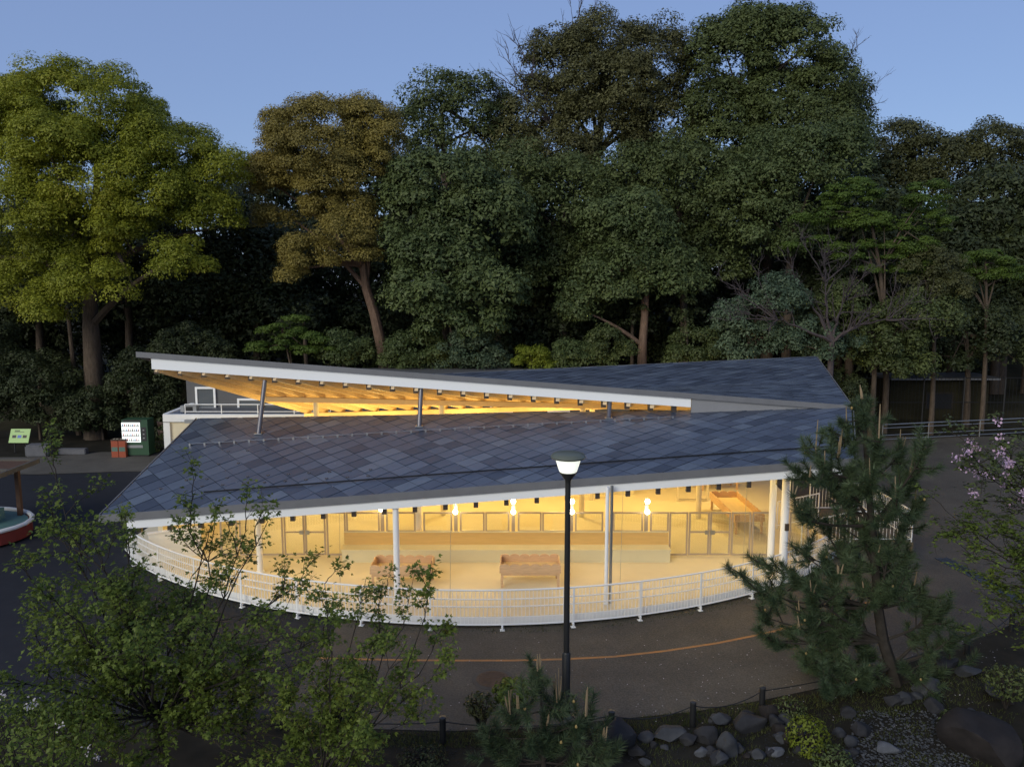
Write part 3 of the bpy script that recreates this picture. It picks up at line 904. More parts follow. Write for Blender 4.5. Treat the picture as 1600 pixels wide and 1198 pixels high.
for a, b, t, bt in ((306, 336, 606, 638), (372, 410, 624, 642), (767, 800, 629, 643), (857, 889, 630, 643), (560, 590, 622, 643)):
    q0, q1 = at(a, t, 39.9), at(b, bt, 39.9)
    w = build('window', MB().box(((q0.x + q1.x) / 2, 39.97, (q0.z + q1.z) / 2), (q1.x - q0.x, 0.06, q0.z - q1.z)), 'window_dark', wb)
    mb = MB()
    for xx in (q0.x, q1.x): mb.box((xx, 39.93, (q0.z + q1.z) / 2), (0.10, 0.08, q0.z - q1.z + 0.1))
    for zz in (q0.z, q1.z): mb.box(((q0.x + q1.x) / 2, 39.93, zz), (q1.x - q0.x - 0.1, 0.08, 0.10))
    build('window_frame', mb, 'white', w)
deck_y = 36.75
railing('deck_railing', [Vector((xl + k, deck_y, zt + 0.09)) for k in (0.9, 2.6, 4.3, 6.0, 7.7)], 0.42, 'white pipe railing on the deck of the annex behind the roof', nbal=0, mids=(0.08,))
ac = empty('roof_equipment', (xl + 0.9, 37.2, zt + 0.09), 'small grey equipment box at the corner of the annex roof', 'equipment')
build('casing', MB().box((xl + 0.95, 37.2, zt + 0.26), (0.75, 0.4, 0.3)), 'galv', ac)
build('foot', MB().box((xl + 0.7, 37.2, zt + 0.1), (0.08, 0.4, 0.02)).box((xl + 1.2, 37.2, zt + 0.1), (0.08, 0.4, 0.02)), 'black', ac)
build('grille', MB().box((xl + 0.95, 36.985, zt + 0.26), (0.4, 0.02, 0.2)), 'black', ac)
fl_ = empty('flood_light', (xl + 1.3, 36.35, zt - 0.25), 'grey floodlight fixed under the parapet of the annex', 'floodlight')
build('lamp_head', MB().box((xl + 1.3, 36.28, zt - 0.2), (0.45, 0.2, 0.16)), 'galv', fl_)
build('arm', MB().box((xl + 1.3, 36.42, zt - 0.2), (0.05, 0.12, 0.05)), 'galv', fl_)
for k, z in enumerate((zt - 0.35, zt - 0.75)):
    s = empty('loudspeaker', (xl - 0.2, 36.5, z), 'small %s round loudspeaker on the white corner column of the annex' % ('upper', 'lower')[k], 'loudspeaker')
    build('horn', MB().path([(xl - 0.07, 36.5, z), (xl - 0.2, 36.5, z), (xl - 0.30, 36.45, z - 0.02)], [0.05, 0.09, 0.15], 12), 'rust', s)

# white end panel of the terrace at left
e = empty('white_end_wall', gnd(272, 880), 'low white wall panel at the left end of the terrace behind the maple', 'wall')
p = gnd(272, 890)
build('panel', MB().box((p.x, p.y + 0.2, 0.62), (1.5, 0.08, 1.15), math.radians(28)), 'white_wall', e)
build('cap', MB().box((p.x, p.y + 0.2, 1.21), (1.56, 0.14, 0.04), math.radians(28)), 'white', e)

# ------------------------------------------------------------------ vending machine, bins, sign, stone blocks
c = gnd(209, 713); vx, vy = c.x, c.y + 0.35
vm = empty('vending_machine', (vx, vy, 0), 'green vending machine with lit white drinks display beside the orange bins', 'vending machine')
build('body', MB().box((vx + 0.14, vy, 0.98), (1.3, 0.72, 1.8)), 'vend_green', vm)
build('plinth', MB().box((vx + 0.14, vy, 0.04), (1.2, 0.66, 0.075)), 'black', vm)
build('top_band', MB().box((vx + 0.02, vy - 0.366, 1.82), (0.9, 0.01, 0.1)), 'dark_metal', vm)
ds_ = build('display', MB().box((vx - 0.05, vy - 0.368, 1.24), (0.92, 0.012, 1.0)), 'vend_light', vm)
cans = ('can_white', 'can_red', 'can_brown', 'can_blue', 'can_white')
for r in range(4):
    build('shelf', MB().box((vx - 0.05, vy - 0.385, 0.80 + 0.25 * r), (0.9, 0.02, 0.03)), 'galv', ds_)
    for k in range(9):
        build('drink_can', MB().lathe((vx - 0.43 + 0.095 * k, vy - 0.40, 0.818 + 0.25 * r), [(0.022, 0), (0.026, 0.01), (0.026, 0.1), (0.018, 0.115)], 8), cans[(k * 3 + r) % 5], ds_)
build('dispensing_flap', MB().box((vx + 0.1, vy - 0.37, 0.52), (0.8, 0.02, 0.14)), 'galv', vm)
build('coin_panel', MB().box((vx + 0.58, vy - 0.366, 1.15), (0.26, 0.01, 0.7)), 'dark_metal', vm)
for k in range(3):
    build('button', MB().box((vx + 0.58, vy - 0.375, 0.95 + 0.2 * k), (0.08, 0.01, 0.06)), 'galv', vm)
for k, px in enumerate((180, 191.5)):
    c = gnd(px, 714.5); e = empty('recycling_bin', c, 'orange recycling bin, %s of the pair by the vending machine' % ('left', 'right')[k], 'bin', 'recycling bins')
    build('body', MB().box((c.x, c.y + .2, 0.42), (0.34, 0.4, 0.84)), 'bin_orange', e)
    build('label_band', MB().box((c.x, c.y - 0.003, 0.42), (0.3, 0.01, 0.22)), 'bin_band', e)
    build('lid', MB().box((c.x, c.y + .2, 0.88), (0.36, 0.42, 0.06)), 'rust', e)
    for s in (-1, 1): build('opening', MB().lathe((c.x + s * 0.08, c.y + 0.18, 0.911), [(0.055, 0), (0.055, 0.006)], 10), 'cream', e)
c = gnd(33, 706); e = empty('notice_board', c, 'light green animal notice board on a post at far left', 'sign')
for s in (-1, 1): build('post', MB().tube((c.x + s * 0.3, c.y, 0), (c.x + s * 0.3, c.y, 0.75), 0.03, 8), 'dark_metal', e)
tilt = Matrix.Rotation(math.radians(-25), 4, 'X')
def tbox(cx, cz, w, h, y, t):
    mb = MB().box((cx, y, cz), (w, t, h)); o = Vector((c.x, c.y, 0.85))
    mb.v = [tuple(o + tilt @ Vector(v)) for v in mb.v]; return mb
bd = build('panel', tbox(0, 0, 1.02, 0.74, 0, 0.03), 'sign_green', e)
for k in range(3): build('picture', tbox(-0.27 + 0.27 * k, -0.04, 0.2, 0.15, -0.018, 0.004), ('black', 'can_blue', 'apron')[k], bd)
build('title_line', tbox(-0.16, 0.27, 0.26, 0.05, -0.018, 0.004), 'black', bd)
build('title_line', tbox(-0.05, 0.2, 0.5, 0.025, -0.018, 0.004), 'dark_metal', bd)
def bevel_box(c, s, rz, rng, j=0.02):
    mb = MB().box((0, 0, 0), s); b = min(s) * 0.12
    vs = []
    import bmesh
    bm = bmesh.new()
    bv = [bm.verts.new(v) for v in mb.v]
    for f in mb.f: bm.faces.new([bv[i] for i in f])
    bmesh.ops.bevel(bm, geom=bm.edges[:], offset=b, segments=2, affect='EDGES')
    out = MB(); bm.verts.index_update()
    M = Matrix.Rotation(rz, 4, 'Z')
    out.v = [tuple(M @ v.co + Vector(c)) for v in bm.verts]
    out.f = [tuple(v.index for v in f.verts) for f in bm.faces]
    bm.free(); return out
c = gnd(62, 712); tag(build('stone_block', bevel_box((c.x, c.y, 0.3), (1.1, 0.7, 0.62), 0.1, R), 'stone_block', smooth=False, base=(c.x, c.y, 0)), 'large grey stone block right of the green notice board', 'stone')
c = gnd(115, 709); tag(build('stone_kerb', bevel_box((c.x, c.y, 0.14), (1.4, 0.35, 0.3), 0.0, R), 'stone_block', base=(c.x, c.y, 0)), 'long low grey stone kerb between the notice board and the bins', 'kerb')

# ------------------------------------------------------------------ ride shelter at the left edge
c = gnd(-60, 842); x0, y0 = c.x, c.y
rd = empty('play_boat', (x0, y0, 0), 'red rimmed teal play boat with brown timber roof frame at left edge', 'play equipment')
hull = []
for k in range(24):
    a = math.pi * 2 * k / 24
    hull.append((x0 + 2.25 * math.cos(a), y0 + 1.8 * math.sin(a)))
build('hull', MB().prism(hull, 0.08, 0.5), 'red_paint', rd)
build('hull_base', MB().prism([(x0 + (p[0] - x0) * .9, y0 + (p[1] - y0) * .9) for p in hull], 0.01, 0.078), 'black', rd)
rim = [Vector((p[0], p[1], 0.56)) for p in hull]; build('rim', MB().path(rim + [rim[0]], 0.075, 8), 'white_wall', rd, smooth=True)
build('deck', MB().prism([(x0 + (p[0] - x0) * .94, y0 + (p[1] - y0) * .94) for p in hull], 0.501, 0.53), 'teal', rd)
build('seat', MB().box((x0 + 0.4, y0 + 0.2, 0.73), (1.4, 1.0, 0.4)), 'teal', rd)
for sx in (-1, 1):
    for sy in (-1, 1): build('post', MB().box((x0 + sx * 1.4, y0 + sy * 1.1, 1.42), (0.14, 0.14, 1.8)), 'brown_wood', rd)
rf = build('roof_panel', MB().box((x0, y0, 2.36), (3.7, 3.1, 0.06)), 'brown_wood', rd)
for s in (-1, 1):
    build('roof_beam', MB().box((x0 + s * 1.86, y0, 2.38), (0.1, 3.3, 0.16)), 'apron', rf)
    build('roof_beam', MB().box((x0, y0 + s * 1.6, 2.38), (3.6, 0.1, 0.16)), 'apron', rf)
build('roof_beam', MB().box((x0, y0, 2.42), (3.6, 0.1, 0.1)), 'apron', rf)

# ------------------------------------------------------------------ street lamp
c = gnd(884, 1118)
zl = at(886, 742, c.y).z                # foot of the lantern
sl = empty('street_lamp', c, 'tall black street lamp with a lit white conical lantern', 'street lamp')
build('pole', MB().lathe((c.x, c.y, 0), [(0.062, 1.39), (0.055, zl - 0.18), (0.06, zl - 0.1), (0.16, zl + 0.03), (0.165, zl + 0.06)], 18), 'lamp_black', sl, smooth=True)
build('pole_sleeve', MB().lathe((c.x, c.y, 0), [(0.088, 0), (0.088, 1.36), (0.07, 1.39)], 18), 'lamp_black', sl, smooth=True)
build('base_flange', MB().lathe((c.x, c.y, 0), [(0.16, 0), (0.16, 0.02), (0.1, 0.05)], 18), 'lamp_black', sl)
build('lantern_glass', MB().lathe((c.x, c.y, zl + 0.061), [(0.15, 0), (0.175, 0.02), (0.255, 0.27)], 24), 'lamp_glass', sl, smooth=True)
build('hood', MB().lathe((c.x, c.y, zl + 0.334), [(0.26, 0), (0.33, 0.01), (0.345, 0.04), (0.31, 0.09), (0.22, 0.12), (0.05, 0.13)], 24), 'lamp_hood', sl, smooth=True)
l = bpy.data.lights.new('lamp_glow', 'POINT'); l.energy = 14; l.color = (0.9, 1, 0.75); l.shadow_soft_size = 0.28
lo = bpy.data.objects.new('lamp_glow', l); lo.location = (0, 0, zl + 0.2); lo.parent = sl; C.objects.link(lo)
for s in (-1, 1): pass

# ------------------------------------------------------------------ bollards and rope
bpos = [(437, 1138), (692, 1160), (955, 1150), (1082, 1134), (1190, 1110), (1510, 1022), (1580, 985)]
bl = ('half hidden behind the maple twigs', 'right of the maple', 'beside the small pine', 'third from the tall pine, above the rocks', 'nearest to the tall pine on its left', 'just right of the tall pine', 'at the right edge of the picture')
tops = []
for k, (px, py) in enumerate(bpos):
    c = gnd(px, py)
    e = empty('bollard', c, 'short black rope bollard ' + bl[k], 'bollard', 'bollards along the path')
    h = 0.5
    build('post', MB().lathe((c.x, c.y, 0), [(0.062, -0.05), (0.062, h)], 14), 'black', e, smooth=True)
    build('cap', MB().lathe((c.x, c.y, h), [(0.068, 0.0005), (0.068, 0.03), (0.03, 0.045)], 14), 'dark_metal', e, smooth=True)
    tops.append(c + Vector((0, 0.03, h - 0.08)))
rope = []
for a, b in zip(tops[:-1], tops[1:]):
    for k in range(8):
        t = k / 8; rope.append(a.lerp(b, t) - Vector((0, 0, 0.16 * 4 * t * (1 - t))))
rope.append(tops[-1])
tag(build('rope', MB().path(rope, 0.011, 5), 'black'), 'thin black rope strung from bollard to bollard', 'rope')

# ------------------------------------------------------------------ vegetation machinery
def unit(v):
    return v / np.maximum(np.linalg.norm(v, axis=-1, keepdims=True), 1e-9)
def leaves(Pn, N, ln, wd, rng, fold=0.12, tri=False):
    n = len(Pn)
    N = unit(N); T = unit(np.cross(N, rng.normal(size=(n, 3)))); B = np.cross(N, T)
    s = rng.uniform(0.5, 1.4, (n, 1))
    a = T * ln * s / 2; b = B * wd * s / 2; f = N * ln * s * fold
    if tri:                                   # far foliage: one pointed triangle per leaf
        return np.stack([Pn - a * 0.6 + b, Pn + a, Pn - a * 0.9 - b * 0.8], axis=1)
    return np.stack([Pn - a, Pn + b + f, Pn + a, Pn - b + f], axis=1)
def clump_leaves(cent, rad, per, ln, wd, rng, flat=0.75):
    """leaves on the upper and outer shell of each clump"""
    m = len(cent); D = unit(rng.normal(size=(m, per, 3)))
    low = D[..., 2] < -0.35
    D[..., 2] = np.where(low, -D[..., 2] * 0.7, D[..., 2]); D = unit(D)
    r = rad[:, None, None] * rng.uniform(0.62, 1.06, (m, per, 1))
    Q = cent[:, None, :] + D * r * np.array([1, 1, flat])
    Nn = D * 0.85 + rng.normal(size=D.shape) * 0.30 + np.array([0, 0, 0.3])
    return leaves(Q.reshape(-1, 3), Nn.reshape(-1, 3), ln, wd, rng, tri=True)
def bez(a, c, b, n=6):
    return [a * (1 - t) ** 2 + c * (2 * t * (1 - t)) + b * t * t for t in [i / n for i in range(n + 1)]]
def tree(name, label, lobes, Y, m, trunk, rng, leaf=0.26, clump=1.05, dens=1.15, per=150, cat='tree', group=None, bark='bark', tr=0.3, flat=0.85, limbs=8, thick=0.6, gaps=0.0, shell=1.0):
    """lobes: (px, py, rx, ry[, dY]) in photo pixels at distance Y; trunk: px points from the root up, or one px"""
    k = Y / FPX
    L = []
    for lb in lobes:
        dY = lb[4] if len(lb) > 4 else 0
        p = at(lb[0], lb[1], Y + dY); kk = (Y + dY) / FPX
        L.append((np.array(p), lb[2] * kk, lb[3] * kk))
    if isinstance(trunk, (int, float)):
        x = (trunk - 800) * k; base = Vector((x, Y, hill_z(x, Y)))
        top = Vector(L[0][0]) ; pts = bez(base, Vector((base.x, base.y, top.z * 0.6)), top, 6)
    else:
        pts = [at(q[0], q[1], Y) for q in trunk]
        base = Vector((pts[0].x, Y, hill_z(pts[0].x, Y)))
        if base.z < pts[0].z - 0.05: pts = [base] + pts
        else: base = pts[0]
    e = empty(name, base, label, cat, group)
    n = len(pts)
    mbt = MB().path(pts, [tr * (1.15 - 0.75 * i / (n - 1)) for i in range(n)], 9)
    build('trunk', mbt, bark, e, smooth=True)
    for i in range(limbs):
        lb = L[i % len(L)]
        s = pts[min(n - 1, max(1, int(n * (0.55 + 0.4 * rng.random()))))]
        d = Vector(tuple(lb[0] + unit(rng.normal(size=3)) * np.array([lb[1], lb[1] * .7, lb[2]]) * 0.65))
        c_ = s.lerp(d, 0.5) + Vector((0, 0, 0.12 * (d - s).length))
        build('limb', MB().path(bez(s, c_, d, 6), [tr * (0.42 - 0.06 * j) for j in range(7)], 6), bark, e, smooth=True)
    cs = []; rs = []
    for (c0, rx, rz) in L:
        area = 4 * rx * rz * 2.2
        nc = max(4, int(area / (clump * clump * 2.0) * dens))
        D = unit(rng.normal(size=(nc * 3, 3)))
        keep = (D[:, 2] > -0.55) & ((D[:, 1] < 0.35) | (rng.random(len(D)) < 0.35))
        D = D[keep][:nc]
        rad = rng.uniform(thick, 1.0, (len(D), 1)) ** 0.7
        ry = min(rx, rz * 1.2)
        cs.append(c0 + D * rad * np.array([rx, ry, rz]) * 0.93)
        rs.append(clump * rng.uniform(0.55, 1.2, len(D)))
    cs = np.concatenate(cs); rs = np.concatenate(rs)
    if gaps:
        kk = rng.random(len(cs)) > gaps; cs = cs[kk]; rs = rs[kk]
    V = clump_leaves(cs, rs, int(per * 2.4), leaf * 0.68, leaf * 0.42, rng, flat)
    sh = []
    for (c0, rx, rz) in L:                     # leaves between the clumps close the crown
        ry = min(rx, rz * 1.2); ns = int(rx * rz * 2 * math.pi * 16.0 * shell)
        D = unit(rng.normal(size=(ns, 3))); D[:, 2] = np.where(D[:, 2] < -0.6, -D[:, 2], D[:, 2])
        wob = 0.84 + 0.08 * np.sin(D[:, :1] * 9 + c0[0]) * np.sin(D[:, 2:] * 8 + c0[2]) + rng.uniform(-0.07, 0.07, (ns, 1))
        sh.append(leaves(c0 + D * wob * np.array([rx, ry, rz]), D + rng.normal(size=D.shape) * 0.45 + np.array([0, 0, 0.25]), leaf * 0.9, leaf * 0.6, rng, tri=True))
    V = np.concatenate([V] + sh)
    npmesh('crown', V, m, e)
    return e
def bez_twigs(mb, rng, s, d, lift, r0, nt, tl, out, lvl=1):
    """limb from s to d with side twigs; collects twig tips in out"""
    c_ = s.lerp(d, 0.5) + Vector((rng.normal() * 0.1, rng.normal() * 0.1, lift)) * (d - s).length
    pts = bez(s, c_, d, 8)
    pts = [p + Vector(tuple(rng.normal(size=3))) * 0.012 * (d - s).length for p in pts]; pts[0] = s
    mb.path(pts, [r0 * (1 - 0.1 * i) for i in range(9)], 5, caps=False)
    for k in range(nt):
        i = 2 + int(rng.random() * 6.9); p = pts[min(i, 8)]
        ax = (pts[min(i + 1, 8)] - pts[i - 1]).normalized()
        dv = (ax * 0.8 + Vector(tuple(rng.normal(size=3))) * 0.55 + Vector((0, 0, 0.35))).normalized()
        q = p + dv * tl * rng.uniform(0.5, 1.3)
        if lvl > 0:
            bez_twigs(mb, rng, p, q, 0.1, r0 * 0.42, 4, tl * 0.5, out, lvl - 1)
        else:
            mb.path([p, p.lerp(q, 0.5) + Vector(tuple(rng.normal(size=3))) * 0.04 * tl, q], [r0 * 0.45, r0 * 0.35, r0 * 0.2], 4, caps=False)
            out.append((p, q))
    out.append((pts[6], d))

def inside(poly, x, y):
    r = False; n = len(poly)
    for i in range(n):
        x1, y1 = poly[i]; x2, y2 = poly[(i + 1) % n]
        if (y1 > y) != (y2 > y) and x < (x2 - x1) * (y - y1) / (y2 - y1) + x1: r = not r
    return r

# ------------------------------------------------------------------ the wood behind the pavilion
rng = np.random.default_rng(21)
tree('camphor_tree', 'huge round camphor tree with yellow green billowing crown at left', [(130, 190, 150, 85), (10, 230, 120, 110, 1), (265, 250, 85, 60, 1), (330, 275, 58, 48), (150, 290, 150, 65, -2), (40, 330, 90, 60, -2), (250, 320, 80, 50, -2), (320, 335, 50, 40, -1), (160, 445, 72, 42, -3), (40, 455, 55, 45, -2), (278, 410, 48, 36, -3), (-60, 400, 80, 90, 0), (100, 390, 80, 35, -1), (130, 350, 90, 36, -3), (215, 375, 60, 30, -2), (90, 230, 80, 45, -3), (210, 235, 70, 45, -2), (90, 485, 45, 30, -3)],
     44, 'leaf_camphor', [(150, 690), (148, 600), (142, 510), (140, 430), (150, 340)], rng, leaf=0.2, clump=0.95, per=250, tr=0.55, limbs=16, gaps=0.1, dens=1.3)
tree('golden_tree', 'golden olive round crowned tree with curved bare trunk right of the camphor', [(505, 215, 98, 58), (580, 190, 42, 38), (455, 275, 66, 42), (565, 255, 52, 42), (418, 285, 30, 40), (530, 325, 58, 30, -1), (540, 365, 48, 34, -2), (485, 400, 44, 28, -2), (455, 432, 24, 16, -2), (430, 345, 34, 22), (565, 395, 26, 18, -2), (485, 245, 60, 40, -2), (515, 285, 55, 28, -2), (600, 230, 30, 40, -1)],
     46, 'leaf_gold', [(603, 590), (597, 545), (585, 490), (572, 450), (568, 415), (555, 370), (530, 300)], rng, leaf=0.18, clump=0.75, per=200, bark='bark_red', tr=0.36, limbs=12, dens=1.6, gaps=0.0, shell=1.6)
tree('broadleaf_tree', 'blue green broadleaf tree right beside the golden crowned tree', [(690, 300, 95, 60), (755, 345, 75, 65), (650, 350, 60, 55), (700, 400, 90, 45, -1), (770, 455, 70, 40, -2), (660, 460, 55, 40, -2), (720, 500, 80, 35, -2)],
     45, 'leaf_mid', [(697, 590), (696, 520), (700, 430), (705, 340)], rng, leaf=0.34, clump=1.0, per=120, tr=0.24, limbs=10)
tree('backlit_tree', 'thin topped dark tree against the sky above the golden tree', [(690, 165, 70, 48), (745, 165, 55, 50), (650, 205, 50, 50), (720, 235, 90, 50)],
     57, 'leaf_dark', 700, rng, leaf=0.3, clump=1.1, per=90, tr=0.3, limbs=12, gaps=0.25)
t5 = tree('tall_brownish_tree', 'tall brownish tree with thin bare twigs on its left shoulder', [(950, 85, 75, 55), (890, 130, 70, 65), (1010, 110, 80, 70), (840, 190, 75, 65), (930, 215, 110, 70), (1030, 200, 80, 80), (790, 250, 60, 60), (880, 80, 60, 45), (960, 150, 100, 60, -2), (870, 260, 90, 50, -2)],
     58, 'leaf_brownish', 920, rng, leaf=0.27, clump=1.1, per=140, tr=0.4, limbs=16, gaps=0.08)
t6 = tree('tallest_tree', 'tallest dark green tree whose crown tops the wood right of centre', [(1165, 65, 75, 50), (1235, 85, 75, 60), (1290, 150, 62, 62), (1330, 185, 34, 45), (1130, 110, 70, 60), (1210, 175, 110, 70), (1120, 190, 80, 70), (1200, 40, 60, 32), (1250, 220, 100, 60, -2), (1150, 240, 90, 50, -2), (1310, 235, 55, 40)],
     56, 'leaf_dark', 1200, rng, leaf=0.3, clump=1.1, per=135, tr=0.4, limbs=18, gaps=0.08)
tree('dense_oak', 'dense dark green tree in the middle of the wood left of centre', [(880, 320, 90, 75), (820, 290, 70, 60), (930, 400, 80, 60), (850, 420, 70, 60)],
     50, 'leaf_dark', 880, rng, leaf=0.3, clump=1.15, per=125, tr=0.3)
tree('dense_oak', 'dense dark green tree in the middle of the wood below the tallest crown', [(1060, 300, 100, 80), (1130, 340, 80, 70), (990, 300, 70, 70), (1090, 410, 90, 60)],
     50.5, 'leaf_dark', 1070, rng, leaf=0.3, clump=1.15, per=125, tr=0.3)
tree('dense_oak', 'green rounded tree below the right shoulder of the tallest tree', [(1240, 265, 85, 60), (1180, 300, 70, 60), (1300, 250, 60, 50), (1200, 370, 80, 60)],
     49, 'leaf_mid', 1230, rng, leaf=0.28, clump=1.1, per=130, tr=0.3)
tree('pale_trunk_tree', 'green tree with a tall pale trunk rising behind the upper roof', [(1000, 395, 75, 45), (950, 450, 65, 45), (1040, 440, 60, 45), (905, 480, 45, 40), (985, 350, 70, 50)],
     46, 'leaf_mid', [(1002, 600), (1004, 540), (1009, 470), (1012, 400)], rng, leaf=0.32, clump=1.0, per=125, bark='bark_red', tr=0.33)
tree('olive_tree', 'olive crowned tree on the skyline right of the tallest tree', [(1420, 225, 60, 34), (1460, 260, 80, 50), (1395, 270, 55, 45), (1440, 330, 90, 60)],
     62, 'leaf_olive', 1430, rng, leaf=0.3, clump=1.2, per=110, tr=0.35)
tree('olive_tree', 'olive crowned tree on the skyline at the right edge', [(1545, 235, 65, 42), (1600, 270, 60, 55), (1500, 255, 45, 40), (1560, 320, 80, 60), (1650, 260, 60, 60)],
     62, 'leaf_olive', 1560, rng, leaf=0.3, clump=1.2, per=110, tr=0.4, gaps=0.15)
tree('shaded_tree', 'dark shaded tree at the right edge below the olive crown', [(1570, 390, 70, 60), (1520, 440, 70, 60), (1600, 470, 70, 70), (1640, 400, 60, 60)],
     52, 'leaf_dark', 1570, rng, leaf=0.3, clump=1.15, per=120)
tree('green_maple', 'bright green maple with flat leaf layers above the bare cherry', [(1330, 305, 50, 26), (1300, 340, 60, 18), (1350, 350, 50, 20), (1440, 310, 34, 30), (1445, 350, 44, 24), (1270, 385, 50, 14), (1360, 395, 75, 18), (1430, 385, 40, 18), (1400, 420, 60, 14)],
     45.5, 'leaf_maple', [(1385, 600), (1382, 500), (1375, 420), (1360, 340)], rng, leaf=0.2, clump=0.65, per=120, tr=0.18, flat=0.4)
tree('green_maple', 'small bright green maple crown near the right edge', [(1540, 410, 42, 22), (1570, 430, 34, 16), (1520, 435, 30, 14)],
     46, 'leaf_maple', 1545, rng, leaf=0.2, clump=0.6, per=110, tr=0.14, flat=0.4)
tree('amber_shrub_tree', 'amber tinged small tree right of the bare cherry', [(1455, 415, 42, 28), (1480, 450, 36, 30), (1440, 450, 36, 28)],
     45, 'leaf_olive', 1465, rng, leaf=0.22, clump=0.7, per=120, tr=0.14)
tree('laurel_tree', 'blue green laurel behind the right roof corner', [(1160, 505, 44, 36), (1210, 470, 50, 40), (1250, 530, 60, 34), (1160, 545, 40, 24), (1300, 545, 50, 26)],
     43, 'leaf_blue', 1200, rng, leaf=0.26, clump=0.75, per=130, tr=0.16)
tree('laurel_tree', 'dark laurel below the bare cherry right of the roof corner', [(1370, 530, 70, 50), (1320, 490, 60, 40), (1430, 500, 60, 50), (1400, 570, 60, 30)],
     44, 'leaf_dark', 1370, rng, leaf=0.26, clump=0.85, per=130, tr=0.18)
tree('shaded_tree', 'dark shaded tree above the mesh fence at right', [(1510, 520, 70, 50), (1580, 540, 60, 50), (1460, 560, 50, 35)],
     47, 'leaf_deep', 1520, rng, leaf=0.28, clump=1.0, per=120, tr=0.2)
# undergrowth along the back of the pavilion
tree('young_maple', 'bright green young maple behind the left end of the upper roof', [(440, 515, 34, 12), (470, 530, 50, 13), (430, 545, 46, 11), (490, 548, 40, 11), (455, 500, 24, 9)],
     42.5, 'leaf_maple', 460, rng, leaf=0.2, clump=0.5, per=110, tr=0.08, flat=0.35)
tree('lime_shrub', 'lime yellow shrub peeping over the middle of the roofs', [(832, 562, 30, 20), (850, 572, 22, 14)],
     42.5, 'leaf_lime', 835, rng, leaf=0.16, clump=0.45, per=110, tr=0.06, cat='shrub', limbs=5)
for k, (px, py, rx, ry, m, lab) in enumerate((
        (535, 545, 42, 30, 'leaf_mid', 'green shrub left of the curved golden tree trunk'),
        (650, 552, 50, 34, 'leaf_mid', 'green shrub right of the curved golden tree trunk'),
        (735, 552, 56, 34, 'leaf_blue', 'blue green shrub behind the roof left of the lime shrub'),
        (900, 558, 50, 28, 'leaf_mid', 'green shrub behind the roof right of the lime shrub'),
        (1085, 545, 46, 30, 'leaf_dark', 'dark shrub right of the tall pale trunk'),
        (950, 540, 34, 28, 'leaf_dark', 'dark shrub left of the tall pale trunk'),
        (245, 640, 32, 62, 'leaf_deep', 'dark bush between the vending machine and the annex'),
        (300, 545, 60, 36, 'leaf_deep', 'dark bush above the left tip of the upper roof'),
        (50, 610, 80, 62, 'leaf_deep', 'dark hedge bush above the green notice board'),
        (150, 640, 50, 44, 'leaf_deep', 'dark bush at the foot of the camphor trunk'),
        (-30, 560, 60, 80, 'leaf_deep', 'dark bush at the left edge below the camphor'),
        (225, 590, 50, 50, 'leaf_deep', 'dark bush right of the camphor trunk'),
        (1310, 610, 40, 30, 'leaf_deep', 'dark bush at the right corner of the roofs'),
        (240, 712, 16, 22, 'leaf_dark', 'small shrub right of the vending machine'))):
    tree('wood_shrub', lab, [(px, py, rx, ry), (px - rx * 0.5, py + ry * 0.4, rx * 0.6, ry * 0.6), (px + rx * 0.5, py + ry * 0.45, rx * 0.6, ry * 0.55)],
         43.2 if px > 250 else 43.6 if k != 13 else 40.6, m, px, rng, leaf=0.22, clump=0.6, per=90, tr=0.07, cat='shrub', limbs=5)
# slim stems in the shade
for k, (px, Y, top, lean, lab) in enumerate(((118, 45, 470, -14, 'thin pale bare trunk left of the camphor trunk'), (1060, 48, 440, 8, 'slim dark trunk right of the tall pale trunk'), (1075, 46, 490, -4, 'second slim dark trunk right of the tall pale trunk'), (985, 47.5, 500, 3, 'slim brown trunk just left of the tall pale trunk'), (700, 47, 480, 6, 'slim brown trunk in the shade of the broadleaf tree'), (480, 46, 500, -6, 'slim trunk behind the bright young maple'))):
    p = at(px, 600, Y); base = Vector((p.x, Y, hill_z(p.x, Y) - 0.1)); tp = at(px + lean, top, Y)
    e = empty('slim_tree', base, lab, 'tree', 'slim trunks in the wood')
    build('trunk', MB().path(bez(base, base.lerp(tp, 0.5) + Vector((0.1, 0, 0)), tp, 5), [0.17, 0.15, 0.14, 0.12, 0.11, 0.09], 8), 'bark', e, smooth=True)
    d = [np.array(tp) + rng.normal(size=3) * np.array([0.9, 0.7, 0.5]) for _ in range(9)]
    npmesh('crown', clump_leaves(np.array(d), rng.uniform(.4, .7, 9), 70, 0.24, 0.15, rng), 'leaf_deep', e)
